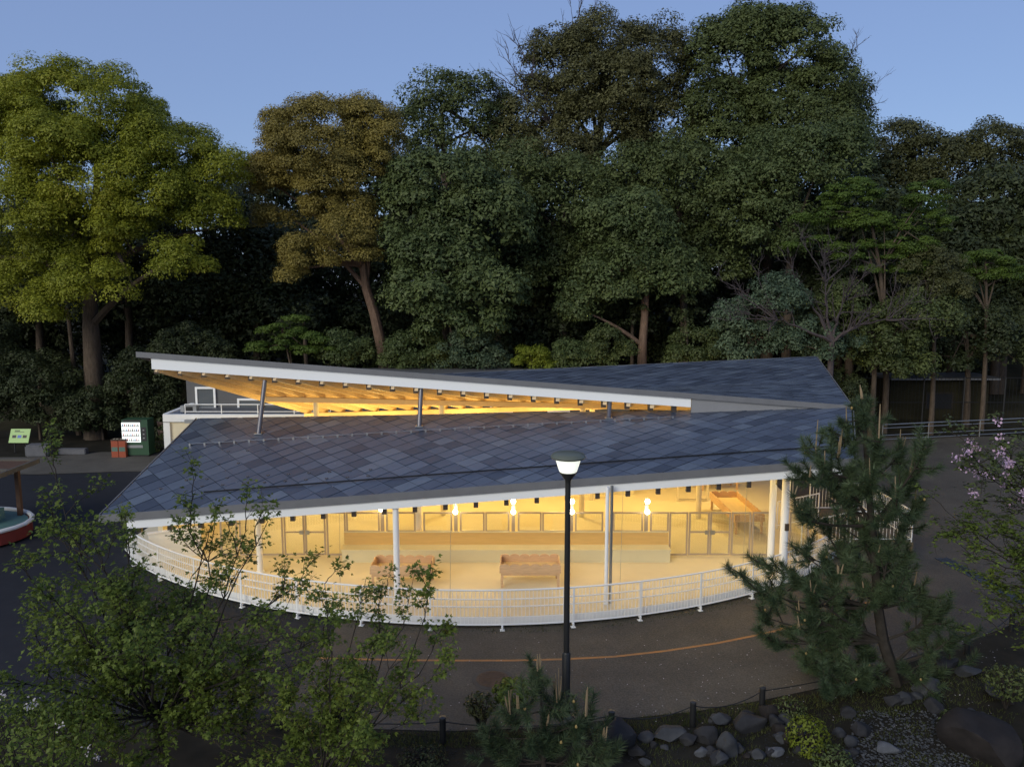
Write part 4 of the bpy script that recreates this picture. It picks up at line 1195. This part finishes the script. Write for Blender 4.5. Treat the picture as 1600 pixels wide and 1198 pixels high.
# the shaded wood further back
ORD = ('first', 'second', 'third', 'fourth', 'fifth', 'sixth', 'seventh', 'eighth', 'ninth', 'tenth', 'eleventh', 'twelfth')
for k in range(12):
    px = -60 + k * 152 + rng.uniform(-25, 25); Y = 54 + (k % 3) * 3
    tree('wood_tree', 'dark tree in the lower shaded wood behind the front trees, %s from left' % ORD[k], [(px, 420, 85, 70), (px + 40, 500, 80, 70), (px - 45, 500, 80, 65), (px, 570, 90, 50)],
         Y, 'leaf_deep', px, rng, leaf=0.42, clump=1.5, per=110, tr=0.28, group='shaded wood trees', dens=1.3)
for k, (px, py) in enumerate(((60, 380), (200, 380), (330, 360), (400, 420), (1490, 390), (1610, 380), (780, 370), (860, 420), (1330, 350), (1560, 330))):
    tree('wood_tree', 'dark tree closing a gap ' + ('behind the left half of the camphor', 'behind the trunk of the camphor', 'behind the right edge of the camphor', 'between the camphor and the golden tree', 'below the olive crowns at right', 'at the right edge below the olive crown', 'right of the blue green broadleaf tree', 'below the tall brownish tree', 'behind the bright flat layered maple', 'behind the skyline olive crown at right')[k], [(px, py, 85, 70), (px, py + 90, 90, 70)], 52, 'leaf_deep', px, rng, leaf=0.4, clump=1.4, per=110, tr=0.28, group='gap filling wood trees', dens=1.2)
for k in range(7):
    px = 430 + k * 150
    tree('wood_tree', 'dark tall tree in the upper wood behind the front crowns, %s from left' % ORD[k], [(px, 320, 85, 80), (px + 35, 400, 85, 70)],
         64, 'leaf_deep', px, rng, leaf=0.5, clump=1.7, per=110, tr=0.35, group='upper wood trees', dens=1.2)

# bare cherry at the right roof corner
base = at(1290, 600, 42.0); base.z = 0
ch = empty('bare_cherry', base, 'leafless grey branched cherry spreading behind the right roof corner', 'tree')
fork = at(1300, 535, 42)
mb = MB(); build('trunk', MB().path([base, base.lerp(fork, 0.5) + Vector((0.1, 0, 0)), fork], [0.2, 0.17, 0.15], 8), 'twig_grey', ch, smooth=True)
out = []
subs = [at(x, y, 42 + d) for x, y, d in ((1215, 500, -.6), (1255, 465, .4), (1320, 470, -.3), (1385, 500, .5), (1290, 440, 0), (1345, 505, -.9))]
for q in subs: bez_twigs(mb, rng, fork, q, 0.12, 0.10, 5, 1.2, out, 1)
for (px, py) in ((1120, 432), (1150, 455), (1180, 420), (1215, 385), (1250, 372), (1285, 400), (1235, 440), (1330, 400), (1370, 415), (1400, 440), (1440, 455), (1450, 475), (1340, 430), (1160, 490), (1420, 500), (1300, 380), (1360, 460), (1135, 500), (1460, 500)):
    q = at(px, py, 42 + rng.uniform(-2.0, 1.2)); s_ = min(subs, key=lambda v: (v - q).length)
    bez_twigs(mb, rng, s_, q, 0.05, 0.045, 8, 0.9, out, 1)
build('branches', mb, 'twig_grey', ch)
# bare twigs on the shoulder of the tall brownish tree
mb = MB(); out = []; s0 = at(880, 210, 57)
for (px, py) in ((790, 90), (815, 75), (840, 60), (870, 45), (900, 30), (775, 120), (770, 150), (930, 20), (800, 140)):
    bez_twigs(mb, rng, s0, at(px, py, 57 + rng.uniform(-1, 1)), 0.1, 0.08, 9, 1.6, out, 1)
build('bare_twigs', mb, 'twig_grey', t5); mb = MB()
s0 = at(1290, 170, 55.5)
for (px, py) in ((1330, 85), (1350, 110), (1362, 140), (1340, 70), (1365, 165)):
    bez_twigs(mb, rng, s0, at(px, py, 55.5), 0.1, 0.06, 7, 1.2, out, 1)
build('bare_twigs', mb, 'twig_grey', t6)

# ------------------------------------------------------------------ foreground maples
def palmate(Pn, Dn, size, rng):
    """each leaf: three pointed lobes from one stalk point"""
    n = len(Pn); D = unit(Dn)
    up = np.array([0, 0, 1.0]) + rng.normal(size=(n, 3)) * 0.45
    S = unit(np.cross(D, up)); N = np.cross(S, D)
    s = size * rng.uniform(0.65, 1.25, (n, 1)); V = []
    for ang, l in ((0, 1.0), (0.85, 0.8), (-0.85, 0.8)):
        d = D * math.cos(ang) + S * math.sin(ang); b = unit(np.cross(N, d))
        tip = Pn + d * s * l - N * s * 0.18
        mid = Pn + d * s * l * 0.55 + N * s * 0.02
        V.append(np.stack([Pn, mid + b * s * 0.24 * l, tip, mid - b * s * 0.24 * l], axis=1))
    return np.stack(V, axis=1).reshape(-1, 4, 3)
def near_maple(label, base, fork, targets, Y, rng, r0, tl, nleaf, size, spread=0.11, deep=1.3):
    e = empty('maple_tree', base, label, 'tree', 'maples in front of the terrace')
    fk = fork
    build('trunk', MB().path([base, base.lerp(fk, 0.5) + Vector((0.05, 0.02, 0)), fk], [r0 * 1.4, r0 * 1.15, r0], 10), 'bark_dark', e, smooth=True)
    mb = MB(); out = []
    for (px, py) in targets:
        q = at(px, py, Y + rng.normal() * deep * 0.6)
        bez_twigs(mb, rng, fk, q, 0.02 if py < 950 else 0.1, r0 * 0.30, 7, tl, out, 1)
    build('branches', mb, 'bark_dark', e)
    Pn = []; Dn = []
    for p, q in out:
        a = np.array(p); b = np.array(q); ax = b - a
        for k in range(nleaf):
            t = rng.random() ** 0.6
            d = unit(rng.normal(size=3) * np.array([1, 1, 0.55]) + np.array([0, 0, -0.12]) + unit(ax) * 0.4)
            Pn.append(a + ax * (0.1 + 0.95 * t) + d * rng.uniform(0.01, spread)); Dn.append(d)
    V = palmate(np.array(Pn), np.array(Dn), size, rng)
    npmesh('crown', V, 'leaf_near', e)
    print('maple', len(V) * 2)
    return e
b0 = gnd(248, 1215); b0 = Vector((at(248, 1170, 12.4).x, 12.4, 0))
T1 = [(72, 702), (60, 770), (95, 835), (30, 880), (70, 920), (185, 800), (150, 850), (215, 880), (290, 800), (335, 790), (385, 835), (420, 810), (300, 900), (245, 930), (470, 905), (180, 950), (110, 980), (40, 1000), (20, 1070), (90, 1060), (150, 1030), (460, 980), (360, 1000), (300, 1010), (430, 1050), (340, 1080), (60, 1140), (150, 1120), (330, 1150), (420, 1140), (10, 1160), (500, 1010), (230, 1010), (110, 1170), (390, 1190), (250, 1180), (170, 1185), (500, 1090), (470, 1040), (500, 1170), (450, 1190), (80, 960), (200, 1060), (280, 1100)]
near_maple('leafy green maple with dark forked branches filling the lower left', b0, at(246, 1122, 12.4), T1, 12.2, rng, 0.085, 0.62, 13, 0.066, spread=0.14)
T2 = [(515, 912), (522, 960), (572, 905), (600, 915), (650, 905), (682, 872), (705, 965), (640, 1000), (590, 1000), (545, 1010), (690, 1040), (620, 1070), (560, 1080), (500, 1080), (650, 1120), (580, 1150), (520, 1160), (470, 1170), (610, 1190), (450, 1110)]
b1 = Vector((at(470, 1230, 11.6).x, 11.6, 0))
near_maple('slender maple with upright leafy shoots left of the small pine', b1, at(500, 1225, 11.6), T2, 11.8, rng, 0.06, 0.34, 10, 0.064)
# flowering azalea in the lower left corner
def shrub_flowers(name, label, cx, cz, Y, rx, rz, n, m, nf, fm, rng, size=0.09, fs=0.05, group=None, cat='shrub'):
    c0 = at(cx, cz, Y); base = Vector((c0.x, Y, 0))
    e = empty(name, base, label, cat, group)
    mb = MB(); out = []
    for k in range(14):
        d = unit(rng.normal(size=3)); d[2] = abs(d[2])
        q = c0 + Vector((d[0] * rx, d[1] * rx, d[2] * rz)) * 0.9
        mb.path(bez(base, base.lerp(q, 0.5) + Vector((0, 0, 0.15)), q, 5), [0.02, 0.017, 0.014, 0.012, 0.009, 0.006], 5)
    build('stems', mb, 'bark_dark', e)
    D = unit(rng.normal(size=(n, 3))); rad = rng.uniform(0.35, 1.0, (n, 1)) ** 0.5
    Pn = np.array(c0) + D * rad * np.array([rx, rx, rz]); Pn[:, 2] = np.maximum(Pn[:, 2], 0.03)
    npmesh('crown', leaves(Pn, D + rng.normal(size=(n, 3)) * 0.6 + np.array([0, 0, .4]), size, size * 0.5, rng), m, e)
    if nf:
        cl = unit(rng.normal(size=(nf, 3))); cl[:, 1] = -np.abs(cl[:, 1])
        cc = np.array(c0) + cl * np.array([rx, rx, rz]) * 0.95
        Q = (cc[:, None, :] + rng.normal(size=(nf, 14, 3)) * fs * 1.1).reshape(-1, 3)
        npmesh('flowers', leaves(Q, rng.normal(size=Q.shape) + np.array([0, -0.6, 0.6]), fs, fs * 0.8, rng), fm, e)['kind'] = 'stuff'
    return e
shrub_flowers('flowering_azalea', 'low azalea with scattered white blossoms in the lower left corner', 60, 1150, 10.8, 1.0, 0.8, 2600, 'leaf_near', 14, 'petal', rng, 0.07, 0.035)

# ------------------------------------------------------------------ pines
def pine(label, base, axis, targets, Y, rng, r0, nl, nsh, blen=0.34, candles=0.4, per=120, deep=1.2, cones=24):
    e = empty('pine_tree', base, label, 'tree', 'pines in front of the terrace')
    build('trunk', MB().path(axis, [r0 * (1 - 0.8 * i / (len(axis) - 1)) for i in range(len(axis))], 9), 'bark_dark', e, smooth=True)
    mb = MB(); shoots = []
    for (px, py) in targets:
        q = at(px, py, Y + rng.normal() * deep * 0.55)
        cand = [p for p in axis if p.z < q.z + 0.15] or [axis[0]]
        s = cand[-1] if rng.random() < 0.7 else cand[max(0, len(cand) - 2)]
        c_ = s.lerp(q, 0.55) + Vector((0, 0, -0.08)) * (q - s).length
        pts = bez(s, c_, q, 7); mb.path(pts, [r0 * 0.3 * (1 - 0.11 * i) for i in range(8)], 6)
        shoots.append((q, (pts[-1] - pts[-2]).normalized() * 0.5 + Vector((0, 0, 0.8))))
        for k in range(nsh):
            i = 3 + int(rng.random() * 4.9); p = pts[i]
            ax = (pts[min(i + 1, 7)] - pts[i - 1]).normalized()
            d = ax * 0.7 + Vector(tuple(rng.normal(size=3))) * 0.65 + Vector((0, 0, 0.35))
            d.normalize(); q2 = p + d * rng.uniform(0.2, 0.55)
            mb.path([p, q2], [r0 * 0.12, r0 * 0.07], 4, caps=False)
            shoots.append((q2, d * 0.8 + Vector((0, 0, 0.45))))
    build('branches', mb, 'bark_dark', e)
    mc = MB(); V = []
    mcone = MB()
    for k, (p, d) in enumerate(shoots):
        d = np.array(d.normalized()); L = blen * rng.uniform(0.6, 1.25); n = int(per * L / blen)
        t = rng.random((n, 1)); o = np.array(p) + d * (t - 0.75) * L
        rad = unit(np.cross(np.tile(d, (n, 1)), rng.normal(size=(n, 3))))
        nd = unit(rad * (0.95 - 0.25 * t) + d * (0.45 + 0.35 * t))
        nl_ = nl * rng.uniform(0.75, 1.15, (n, 1))
        w = unit(np.cross(nd, rng.normal(size=(n, 3)))) * 0.0055
        V.append(np.stack([o - w, o + w, o + nd * nl_ - np.array([0, 0, 1]) * nl_ * 0.08], axis=1))
        hi = (p.z - base.z) / max(axis[-1].z - base.z, 0.1)
        if rng.random() < candles * (1.0 if k % (nsh + 1) == 0 else 0.12) * (1.0 if hi > 0.62 else 0.35):
            tip = Vector(tuple(np.array(p) + d * L * 0.2))
            for j in range(rng.integers(1, 4)):
                h = rng.uniform(0.3, 0.75) if k % (nsh + 1) == 0 and hi > 0.62 else rng.uniform(0.12, 0.35)
                dv = Vector((rng.normal() * 0.03, rng.normal() * 0.03, h))
                b = tip + Vector((rng.normal() * 0.02, rng.normal() * 0.02, 0)); mc.path([b, b + dv * 0.6, b + dv], [0.016, 0.015, 0.008], 5)
    for k in range(cones):
        p, d = shoots[int(rng.integers(len(shoots)))]
        mcone.lathe(p + Vector((rng.normal() * 0.05, -0.08, 0.03)), [(0.008, -0.03), (0.024, -0.012), (0.026, 0.008), (0.008, 0.035)], 7)
    npmesh('needles', np.concatenate(V), 'needle', e)
    stuff(build('candles', mc, 'candle', e))
    if cones: stuff(build('cones', mcone, 'pine_cone', e))
    print('pine', len(shoots), sum(len(v) for v in V))
    return e
pb = Vector((at(1400, 1060, 16.6).x, 16.6, 0))
ax = [pb] + [at(x, y, 16.6) for x, y in ((1393, 1040), (1380, 1000), (1372, 950), (1368, 890), (1362, 820), (1356, 750), (1352, 690), (1349, 655))]
PT = [(1349, 655), (1325, 690), (1405, 712), (1440, 715), (1290, 735), (1275, 712), (1310, 720), (1375, 690), (1265, 745), (1300, 765), (1420, 760), (1400, 790), (1430, 800), (1250, 810), (1285, 820), (1330, 790), (1360, 760), (1320, 850), (1350, 840), (1390, 850), (1420, 870), (1380, 900), (1300, 890), (1260, 870), (1240, 905), (1205, 888), (1165, 900), (1185, 925), (1220, 940), (1270, 930), (1250, 960), (1200, 965), (1310, 940), (1350, 920), (1400, 930), (1440, 930), (1470, 960), (1490, 1000), (1450, 970), (1340, 980), (1290, 990), (1240, 1000), (1205, 1000), (1260, 1030), (1300, 1040), (1340, 1060), (1290, 1075), (1320, 1100), (1360, 1100), (1410, 1090), (1280, 1050), (1440, 1060), (1380, 1130), (1330, 1140), (1500, 1040), (1345, 1010)]
pine('tall dark pine with upright candles in front of the right terrace end', pb, ax, PT, 16.6, rng, 0.15, 0.21, 10, 0.40, candles=0.6, per=210, deep=1.0)
sb = Vector((at(850, 1190, 13.4).x, 13.4, 0))
sx = [sb] + [at(x, y, 13.4) for x, y in ((850, 1190), (848, 1150), (846, 1110), (845, 1080))]
PT2 = [(845, 1067), (800, 1117), (820, 1102), (870, 1102), (890, 1132), (785, 1152), (915, 1122), (925, 1117), (770, 1172), (830, 1152), (860, 1162), (900, 1172), (940, 1162), (945, 1192), (800, 1192), (840, 1202)]
pine('small bushy pine with long candles at the foot of the street lamp', sb, sx, PT2, 13.4, rng, 0.06, 0.19, 6, 0.38, candles=0.75, per=170, deep=0.45, cones=8)

# ------------------------------------------------------------------ branches reaching in from the right edge
def side_tree(name, label, base, fork, targets, Y, m, rng, nleaf, size, flowers=0, fm=None, spread=0.12, lift=0.05, tl=0.6):
    e = empty(name, base, label, 'tree')
    build('trunk', MB().path([base, base.lerp(fork, 0.5), fork], [0.11, 0.1, 0.08], 8), 'bark_dark', e, smooth=True)
    mb = MB(); out = []
    for px, py in targets: bez_twigs(mb, rng, fork, at(px, py, Y + rng.normal() * 0.5), lift, 0.022, 7, tl, out, 1)
    build('branches', mb, 'bark_dark', e)
    Pn = []; Dn = []
    for p, q in out:
        a = np.array(p); x = np.array(q) - a
        for k in range(nleaf):
            d = unit(rng.normal(size=3) * np.array([1, 1, 0.4])); Pn.append(a + x * rng.random() + d * rng.uniform(0, spread)); Dn.append(d * 0.5 + np.array([0, 0, 1]))
    npmesh('crown', leaves(np.array(Pn), np.array(Dn), size, size * 0.5, rng), m, e)
    if flowers:
        Q = []
        for k in range(flowers):
            p, q = out[int(rng.integers(len(out)))]
            Q.append(np.array(q) + np.array([0, -0.1, 0]) + rng.normal(size=(26, 3)) * 0.045)
        Q = np.concatenate(Q)
        npmesh('blossoms', leaves(Q, rng.normal(size=Q.shape), 0.045, 0.04, rng), fm, e)['kind'] = 'stuff'
side_tree('blossoming_cherry', 'pink blossoming cherry branches reaching in at the right edge', Vector((13.2, 15.5, 0)), at(1680, 830, 15.5), [(1490, 715), (1500, 690), (1530, 700), (1560, 670), (1590, 650), (1570, 720), (1540, 740), (1600, 700), (1520, 730), (1590, 760), (1560, 780), (1610, 730)], 15.2, 'leaf_dark', rng, 9, 0.1, 60, 'flower_pink')
side_tree('leaning_maple', 'dark green flat leaved maple spray at right edge below the blossoms', Vector((12.6, 15.0, 0)), at(1690, 930, 15), [(1480, 800), (1510, 830), (1545, 820), (1590, 815), (1500, 860), (1540, 880), (1590, 870), (1480, 835), (1530, 910), (1580, 920), (1600, 960), (1550, 960), (1545, 990), (1610, 1000)], 14.8, 'leaf_near', rng, 12, 0.085, lift=0.02)

# ------------------------------------------------------------------ rocks, pebbles, plants on the near bank
def rock_mesh(s, rng, angular=0.25, cuts=15):
    import bmesh
    bm = bmesh.new(); bmesh.ops.create_icosphere(bm, subdivisions=3, radius=1.0)
    pl = [(unit(rng.normal(size=3)), rng.uniform(0.52, 0.9)) for _ in range(cuts)]
    for v in bm.verts:
        p = np.array(v.co)
        for nrm, dist in pl:
            k = p @ nrm - dist
            if k > 0: p = p - nrm * k * 0.97
        p = p + 0.04 * np.sin(p[[1, 2, 0]] * 5 + s[0] * 7)
        v.co = Vector(tuple(p * np.array(s)))
    mb = MB(); bm.verts.index_update()
    mb.v = [tuple(v.co) for v in bm.verts]; mb.f = [tuple(v.index for v in f.verts) for f in bm.faces]; bm.free()
    return mb
def rock(px, py, w, h, label, m, rng, d=None, group=None, sink=0.45):
    c = gnd(px, py); k = c.length / FPX * 1.0
    k = (c.y * CP + (CAM_H) * SP) / FPX
    sx, sz = w * k / 2, h * k / 2 * 1.1; sy = d if d else sx * 0.75
    mb = rock_mesh((sx, sy, sz), rng); rz = rng.uniform(-0.4, 0.4); M = Matrix.Rotation(rz, 3, 'Z')
    mb.v = [tuple(M @ Vector(v) + Vector((c.x, c.y + sy * 0.4, sz * (1 - sink)))) for v in mb.v]
    return tag(build('boulder', mb, m, smooth=True, base=(c.x, c.y + sy * 0.4, 0)), label, 'rock', group)
rock(972, 1172, 66, 58, 'large blocky dark rock right of the small pine', 'rock_dark', rng)
rock(1046, 1158, 62, 28, 'flat pale topped rock right of the blocky dark rock', 'rock', rng)
rock(1102, 1160, 46, 36, 'rounded dark rock below the middle bollard', 'rock_dark', rng)
rock(1126, 1134, 38, 26, 'small peaked rock right of the middle bollard', 'rock', rng)
rock(1172, 1144, 58, 40, 'broad dark rock below the bollard nearest the tall pine', 'rock_dark', rng)
rock(1205, 1126, 48, 34, 'round boulder at the foot of the bollard nearest the tall pine', 'rock_brown', rng)
rock(1140, 1182, 42, 46, 'upright pale grey rock among the dark stones', 'rock', rng)
rock(1097, 1182, 26, 20, 'small pale stone left of the upright grey rock', 'rock_pale', rng)
rock(1124, 1196, 34, 24, 'pale split stone at the bottom edge below the upright rock', 'rock', rng)
rock(1212, 1180, 30, 18, 'pale flat stone left of the yellow green shrub', 'rock_pale', rng)
rock(1222, 1160, 30, 20, 'grey stone just above the pale flat stone', 'rock', rng)
rock(1545, 1190, 125, 78, 'huge smooth brown boulder in the lower right corner', 'rock_brown', rng, d=0.9)
rock(1450, 1085, 50, 36, 'grey rock right of the pine trunk', 'rock', rng)
rock(1515, 1058, 46, 20, 'flat grey rock right of the pine above the brown boulder', 'rock', rng)
rock(1478, 1050, 56, 34, 'dark mossy rock right of the pine foot', 'rock_dark', rng)
rock(1560, 1090, 50, 26, 'long grey rock near the right edge', 'rock', rng)
rock(1390, 1178, 46, 20, 'pale flat stone at the bottom edge beside the pebbles', 'rock_pale', rng)
rock(1345, 1150, 40, 30, 'dark rock below the tall pine', 'rock_dark', rng)
n = 0
while n < 46:
    px, py = rng.uniform(985, 1600), rng.uniform(1090, 1196)
    if py < 1150 - (px - 985) * 0.19 or (1340 < px < 1500 and py > 1120): continue
    w = rng.uniform(16, 36); rock(px, py, w, w * rng.uniform(0.55, 0.8), 'small grey stone among the larger rocks of the near bank', ('rock', 'rock_dark', 'rock_dark', 'rock', 'rock_brown')[n % 5], rng, group='small bank stones'); n += 1
def pebbles(name, label, n, region, m, rng, s0, s1):
    base = [(1, 0, 0), (-1, 0, 0), (0, 1, 0), (0, -1, 0), (0, 0, 1), (0, 0, -1)]
    fs = [(0, 2, 4), (2, 1, 4), (1, 3, 4), (3, 0, 4), (2, 0, 5), (1, 2, 5), (3, 1, 5), (0, 3, 5)]
    B = np.array(base, float); F = np.array(fs); V = []; k = 0
    while k < n:
        px, py = rng.uniform(*region[0]), rng.uniform(*region[1])
        c = gnd(px, py); s = rng.uniform(s0, s1)
        Q = B * np.array([s, s * rng.uniform(.6, 1), s * 0.5]) + rng.normal(size=B.shape) * s * 0.1
        a = rng.uniform(0, 6.28); Rm = np.array([[math.cos(a), -math.sin(a), 0], [math.sin(a), math.cos(a), 0], [0, 0, 1]])
        Q = Q @ Rm.T + np.array([c.x, c.y, s * 0.35 + 0.005]); V.append(Q[F]); k += 1
    o = npmesh(name, np.concatenate(V), m); stuff(o); tag(o, label, 'pebbles'); return o
pebbles('pebble_bed', 'grey pebbles of the dry stream bed at lower right', 1500, ((1330, 1520), (1110, 1215)), 'pebble', rng, 0.015, 0.045)
pebbles('bank_gravel', 'fine grit scattered over the near bank soil', 2500, ((560, 1600), (1140, 1215)), 'rock_dark', rng, 0.008, 0.022)
# fallen petals and leaf litter on the path
Q = []
while len(Q) < 430:
    px, py = rng.uniform(560, 1560), rng.uniform(990, 1140)
    if px < 1000 and rng.random() < 0.5: continue
    c = gnd(px, py); Q.append((c.x, c.y, 0.017))
Q = np.array(Q)
o = npmesh('fallen_petals', leaves(Q, np.tile([0, 0, 1.0], (len(Q), 1)) + rng.normal(size=Q.shape) * 0.15, 0.03, 0.022, rng, 0.02), 'petal'); stuff(o); tag(o, 'pale fallen petals scattered on the path', 'petals')
# grass tufts along the terrace foot and the bank edge
Pn = []
for k in range(2600):
    a = rng.uniform(A0, A1); p = arc(15.12 + rng.uniform(-0.25, 0.22) + 0.05, a); Pn.append((p.x, p.y, 0.0))
for k in range(9000):
    px = rng.uniform(440, 1620); py = 1142 - max(0, (px - 830)) * 0.135 + rng.uniform(2, 26) * (1 if px < 1300 else 2)
    c = gnd(px, py); Pn.append((c.x, c.y, 0.0))
for k in range(7000):
    px, py = rng.uniform(960, 1610), rng.uniform(1105, 1205)
    if py < 1150 - (px - 985) * 0.19 or math.sin(px * 0.05) + math.sin(py * 0.13 + px * 0.02) < -0.2: continue
    c = gnd(px, py); Pn.append((c.x, c.y, 0.0))
Pn = np.array(Pn); n = len(Pn)
h = rng.uniform(0.03, 0.11, (n, 1)); d = unit(rng.normal(size=(n, 3)) * np.array([.5, .5, 0]) + np.array([0, 0, 1])); w = unit(np.cross(d, rng.normal(size=(n, 3)))) * 0.006
o = npmesh('bank_grass', np.stack([Pn - w, Pn + w, Pn + d * h], axis=1), 'grass_blade'); stuff(o); tag(o, 'short sparse grass along the path edge and terrace foot', 'grass')
for (px, py, Y, rx, rz, n, m, lab, sz) in ((752, 1100, 14.6, .34, .24, 420, 'leaf_olive', 'small leafy olive shrub left of the small pine', .09), (800, 1080, 14.9, .4, .26, 600, 'leaf_near', 'small broad leaved shrub behind the small pine', .1),
        (1262, 1150, 14.1, .42, .42, 900, 'leaf_lime', 'yellow green shrub among the rocks below the tall pine', .07), (1500, 1130, 14.4, .4, .25, 500, 'leaf_dark', 'dark green ground plant beside the huge brown boulder', .07),
        (1575, 1065, 15.6, .5, .35, 700, 'leaf_dark', 'dark green low shrub at the right edge above the rocks', .08), (1300, 1185, 13.7, .4, .25, 700, 'leaf_mid', 'low green plant at the bottom edge beside the pebbles', .07),
        (660, 1185, 13.7, .5, .2, 700, 'leaf_deep', 'dark ground plant at the bottom edge left of the small pine', .06), (1235, 1105, 15.3, .35, .18, 400, 'leaf_dark', 'low dark plant beside the bollard nearest the tall pine', .06)):
    shrub_flowers('bank_shrub', lab, px, py, Y, rx, rz, n, m, 0, None, rng, sz)
print('TRIS', sum(sum(len(p.vertices) - 2 for p in me.polygons) if len(me.polygons) < 3000 else len(me.polygons) * (len(me.polygons[0].vertices) - 2) for me in bpy.data.meshes))
